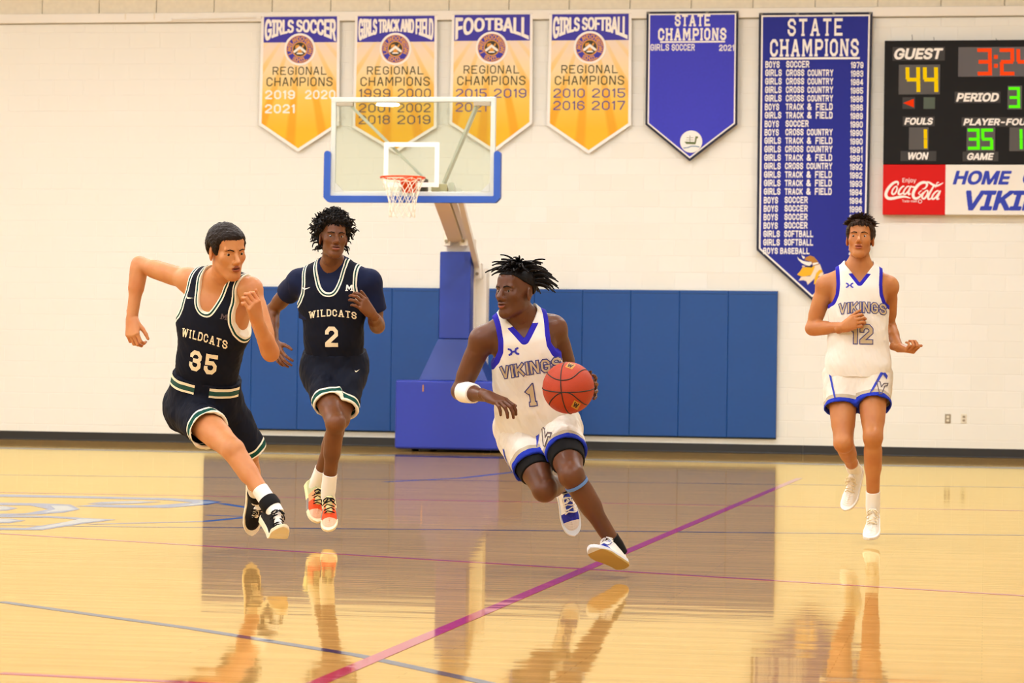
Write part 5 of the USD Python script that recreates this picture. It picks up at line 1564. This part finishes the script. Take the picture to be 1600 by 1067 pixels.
sage_shoe = dict(mat=cloth('sage_and_coral_shoe_upper', '#c3bf98', [(0, '#b9bd92'), (.36, '#eba070'), (.52, '#f0552c'), (.72, '#f0bba0')], 'along', 1.0), sole=cloth('cream_and_grey_sole', '#efe2b4', [(0, '#f1e4b0'), (.42, '#8c857c'), (.7, '#efe0bc')], 'along', 1.0), tongue=mat('pale_yellow_mesh', '#e8d89c', .7), lace=M_black, high=0)
P2 = person(dict(
    Y=15.04, seed=2, label='person in navy jersey number 2 over a T-shirt, tall curly hair, running behind', build=.97, head_scale=1.0,
    joints=dict(hipR=(499, 577, -.16), hipL=(546, 572, -.2), neck=(521, 416, -.06), shR=(466, 440, -.08), shL=(578, 440, -.04),
                elR=(424, 486, -.26), wrR=(428, 536, -.10), elL=(590, 510, -.14), wrL=(580, 489, .08),
                knR=(524, 661, .14), anR=(513, 766, -.03), knL=(531, 655, .05), anL=(496, 752, -.24)),
    head=(521, 372, .03, 14, 2, 2), gaze=(.15, -.05), face=dict(slim=.94, lips=1.25, nose=1.15, jaw=.85), mouth_wide=1.05, brow=.6,
    handR=dict(to=(440, 566, -.02), back=(-.6, .5, .2), pose=dict(curl=(15, 30, 20), thumb=(.7, .6, -.3))),
    handL=dict(to=(560, 468, .17), back=(.2, .9, .3), pose=dict(curl=(25, 50, 35), thumb=(.8, .5, -.3))),
    skin=skin_brown, lip=lip_d, lip2=lip_p, hair=hair_afro, hairmat=hair_black, hair_label='tall black curly hair',
    jersey=dict(hem=.08, tucked=True, neck=(.78, False, .078), mat=wild_j, arm=.6, ease=1.072, prints=[('team_name', arched('WILDCATS', .268, .042, .02, 1.35, .75), M_bone, .52, .012), ('number', n2, M_bone, .35, .0), ('sleeve_mark', affinity.scale(SWOOSH, .052, .045, origin=(0, 0)), M_printwhite, .79, -.155), ('chest_letter', affinity.scale(EMM, .042, .042, origin=(0, 0)), M_printwhite, .80, .098)]),
    undershirt=dict(mat=wild_t, R=.12, L=.16),
    shorts=dict(mat=wild_s, lenR=.30, lenL=.32, top=.16, r0=.104, r1=.094, flare=.0, prints=[('leg_mark', affinity.scale(SWOOSH, .03, .035, origin=(0, 0)), M_bone, -.0, .11, .004)]),
    shoe=sage_shoe, sock=(M_whitecloth,), sock_len=.105,
    footR=dict(toe=(517, 834, .10), up=(.05, .9, .45)), footL=dict(toe=(499, 826, -.12), up=(.5, .8, .35))))

blue_shoe = dict(mat=cloth('white_and_blue_shoe_upper', '#ece8e4', [(0, '#ece8e4'), (.6, '#ece8e4'), (.62, '#2a2f9c'), (.76, '#d8d0cc')], 'along', 1.0), sole=cloth('ice_and_gum_sole', '#d6dbe4', [(0, '#b79a5e'), (.012, '#d6dbe4')], 'rise', .06), tongue=mat('blue_knit', '#1f39b0', .7), lace=M_whitecloth, high=0)
P1 = person(dict(
    Y=12.88, seed=1, label='person in white jersey number 1 with locs flying, dribbling the basketball', build=1.06, head_scale=1.02,
    joints=dict(hipR=(806, 672, -.17), hipL=(872, 664, -.13), neck=(812, 493, 0), shR=(753, 531, .02), shL=(866, 514, -.08),
                elR=(719, 611, -.04), wrR=(763, 619, .18), elL=(889, 586, -.2), wrL=(920, 608, .02),
                knR=(851, 764, .10), anR=(881, 757, -.3), knL=(893, 743, .2), anL=(961, 853, .06)),
    head=(806, 457, .06, -42, 0, 0), gaze=(-.25, 0), face=dict(slim=.96, lips=1.3, nose=1.25, jaw=.95), mouth_wide=1.0, brow=.8,
    handR=dict(to=(800, 634, .27), back=(.2, .5, .8), pose=dict(curl=(20, 35, 25), thumb=(.7, .6, -.3), fan=3)),
    handL=dict(to=(948, 604, .25), back=(.9, -.3, .05), pose=dict(curl=(10, 16, 12), thumb=(.5, .85, -.1), fan=9)),
    skin=skin_dark, lip=lip_d, lip2=lip_p, hair=hair_locs, hairmat=hair_black, hair_label='black locs flying outwards',
    jersey=dict(hem=-.06, neck=(.84, True, .082), mat=vik_j, arm=.6, ease=1.07, prints=[('team_name_outline', outlined(arched('VIKINGS', .285, .062, .012, 1.15, 0), .0045), M_outline, .52, .025, .0025), ('team_name', arched('VIKINGS', .285, .062, .012, 1.15, 0), M_old, .52, .025, .0045),
        ('number_outline', outlined(block('1', -.022, -.05, .022, .055, sw=1.5, serif=.35), .005), M_outline, .36, .02, .0025), ('number', block('1', -.022, -.05, .022, .055, sw=1.5, serif=.35), M_old, .36, .02, .0045), ('maker_mark', affinity.scale(UA, .042, .042, origin=(0, 0)), M_blueprint, .73, -.075)]),
    shorts=dict(mat=vik_s, lenR=.27, lenL=.24, top=.13, r0=.11, r1=.1, flare=.004, prints=[('side_panel', Polygon([(0, .0), (.02, .03), (.016, -.04)]), M_bluetri, -.0, .04, .004), ('leg_emblem', affinity.scale(VEE, .07, .07, origin=(0, 0)).buffer(.003).difference(affinity.scale(VEE, .07, .07, origin=(0, 0)).buffer(-.002)), M_printgrey, -.05, .075, .004), ('side_panel', Polygon([(-.13, -.05), (-.12, -.05), (-.085, -.16), (-.1, -.16)]), M_bluetri, 0, 0, .004)]),
    shoe=blue_shoe, sock=(M_black,), sock_len=.045,
    bands=[('elbow_band', 'elR', 'wrR', .12, .5, .052, .047, M_whitecloth, 'white elbow band'), ('compression_sleeve', 'hipR', 'knR', .45, .74, .092, .082, M_black, 'black thigh sleeve'), ('compression_sleeve', 'hipL', 'knL', .45, .74, .092, .082, M_black, 'black thigh sleeve'), ('knee_strap', 'knL', 'anL', .1, .14, .0585, .057, mat('light_blue_strap', '#5b86c8', .5), 'thin light blue knee strap')],
    footR=dict(toe=(898, 822, -.32), up=(.2, .95, -.1)), footL=dict(toe=(928, 866, .24), dir=(-.5, .78, .3), up=(0, -.6, .6))))
# leather ball at his left hand
bcn = at(888, 606, 12.66); BR = .1205
M_leather = mat('orange_leather', '#b0360a', .55, vary=.05, bump=.7, bscale=900)
M_seam = mat('ball_seam', '#221512', .5)
bl = thing('basketball', 'orange leather basketball with black seams beside the left hand', 'basketball', bcn)
sp = trimesh.creation.icosphere(5)
be = unit(-np.array([*(bcn[:2] - 0), bcn[2] - CAM_H])); bx_ = unit(np.cross((0, 0, 1.), be)); bu = np.cross(be, bx_)
def ballp(d):
    return bcn + BR * (d[:, :1] * bx_ + d[:, 1:2] * bu + d[:, 2:3] * be)
obj('ball_skin', trimesh.Trimesh(bcn + sp.vertices * BR, sp.faces, process=False), M_leather, bl, smooth=True)
def seam(pts, close=False):
    obj('seam', tube(ballp(unit_rows(np.asarray(pts, float))) , .0028, 6, close), M_seam, bl, smooth=True)
def pix(pts):
    """seam points read off the ball's face in units of its radius"""
    from scipy.interpolate import CubicSpline
    P = np.array(pts, float); t = np.linspace(0, 1, len(P)); c = CubicSpline(t, P)(np.linspace(0, 1, 40))
    r2 = np.minimum((c ** 2).sum(1), .999)
    return np.column_stack([c, np.sqrt(1 - r2)])
a = np.linspace(0, 2 * np.pi, 73)[:-1]
nrm1 = unit((-.02, .985, .17)); e1 = unit(np.cross(nrm1, (1, 0, 0))); e2 = np.cross(nrm1, e1)
seam(np.cos(a)[:, None] * e1 + np.sin(a)[:, None] * e2, True)
nrm2 = unit((.95, .1, .28)); e1 = unit(np.cross(nrm2, (0, 1, 0))); e2 = np.cross(nrm2, e1)
seam(np.cos(a)[:, None] * e1 + np.sin(a)[:, None] * e2, True)
seam(pix([(-.82, .55), (-.6, .38), (-.28, .29), (.1, .36), (.4, .6), (.68, .70)]))
seam(pix([(-.72, -.66), (-.6, -.42), (-.3, -.2), (.05, -.2), (.4, -.45), (.74, -.65)]))
bm = trimesh.Trimesh(bcn + sp.vertices * BR, sp.faces, process=False)
M_ballgold = mat('ball_gold_print', '#c08a28', .5)
dW = affinity.rotate(block('W', -.012, -.011, .012, .013, sw=1.6), -28)
for g, m, o in ((affinity.rotate(sbox(-.017, -.017, .017, .017), -28), M_ballgold, .0008), (dW, M_seam, .0016)):
    obj('ball_print', decal(bm, affinity.translate(g, .036, -.079), bcn, bx_, bu, be, o, .006), m, bl)
    obj('ball_print', decal(bm, affinity.translate(affinity.scale(g, 1.1, .7), .008, .102), bcn, bx_, bu, be, o, .006), m, bl)

white_shoe = dict(mat=cloth('white_shoe_upper', '#ece6dc'), sole=cloth('white_sole', '#eeebe6', [(0, '#c9b8a0'), (.01, '#eeebe6')], 'rise', .06), tongue=mat('cream_mesh', '#e6dccb', .7), lace=mat('cream_lace', '#e4d3b0', .7), high=.006)
vk = affinity.scale(VEE, .065, .075, origin=(0, 0))
P12 = person(dict(
    Y=16.1, seed=12, label='person in white jersey number 12 with brown hair, jogging at the right', build=.99, head_scale=1.0,
    joints=dict(hipR=(1316, 592, .0), hipL=(1364, 592, .0), neck=(1342, 419, 0), shR=(1290, 446, .0), shL=(1389, 448, -.04),
                elR=(1269, 513, -.02), wrR=(1318, 511, .16), elL=(1388, 510, -.22), wrL=(1404, 543, -.02),
                knR=(1318, 692, .2), anR=(1334, 732, -.2), knL=(1364, 683, .24), anL=(1364, 790, .08)),
    head=(1344, 374, .03, -11, 8, 1), gaze=(.2, -.12), face=dict(slim=.96, lips=.9, nose=1.0, jaw=.85, lid=.0022), mouth_wide=.9, brow=.9,
    handR=dict(to=(1350, 497, .24), back=(.3, .85, .3), pose=dict(curl=(40, 70, 45), thumb=(.75, .5, -.4))),
    handL=dict(to=(1430, 551, .06), back=(.3, .5, -.8), pose=dict(curl=(55, 80, 50), thumb=(.75, .45, -.5))),
    skin=skin_tan, lip=lip_f, lip2=lip_f, hair=hair_messy, hairmat=hair_brown, hair_label='tousled brown hair',
    jersey=dict(hem=.02, neck=(.865, True, .082), mat=vik_j2, arm=.63, ease=1.06, prints=[('team_name_outline', outlined(arched('VIKINGS', .27, .062, .012, 1.15, 0), .0045), M_outline, .575, .022, .0025), ('team_name', arched('VIKINGS', .27, .062, .012, 1.15, 0), M_old, .575, .022, .0045),
        ('number_outline', outlined(block('12', -.062, -.06, .062, .062, sw=1.4, gap=1.5), .005), M_outline, .41, .02, .0025), ('number', block('12', -.062, -.06, .062, .062, sw=1.4, gap=1.5), M_old, .41, .02, .0045), ('maker_mark', affinity.scale(UA, .036, .036, origin=(0, 0)), M_blueprint, .82, -.075)]),
    shorts=dict(mat=vik_s, lenR=.20, lenL=.19, top=.13, r0=.108, r1=.104, flare=.006, prints=[('side_panel', Polygon([(.145, .06), (.16, .05), (.10, -.06), (.075, -.085)]), M_bluetri, -.0, 0, .004), ('side_panel', Polygon([(.135, .05), (.145, .06), (.175, .02), (.17, .0)]), M_bluetri, .0, 0, .004), ('side_panel', Polygon([(-.165, .04), (-.15, .03), (-.115, -.11), (-.125, -.11)]), M_bluetri, .0, 0, .004), ('leg_emblem', vk.buffer(.003).difference(vk.buffer(-.002)), M_printgrey, -.13, .115, .004)]),
    shoe=white_shoe, sock=(M_whitecloth,), sock_len=.09,
    footR=dict(toe=(1326, 780, -.16), up=(-.35, .85, .2)), footL=dict(toe=(1362, 836, .24), up=(-.1, .5, .75))))
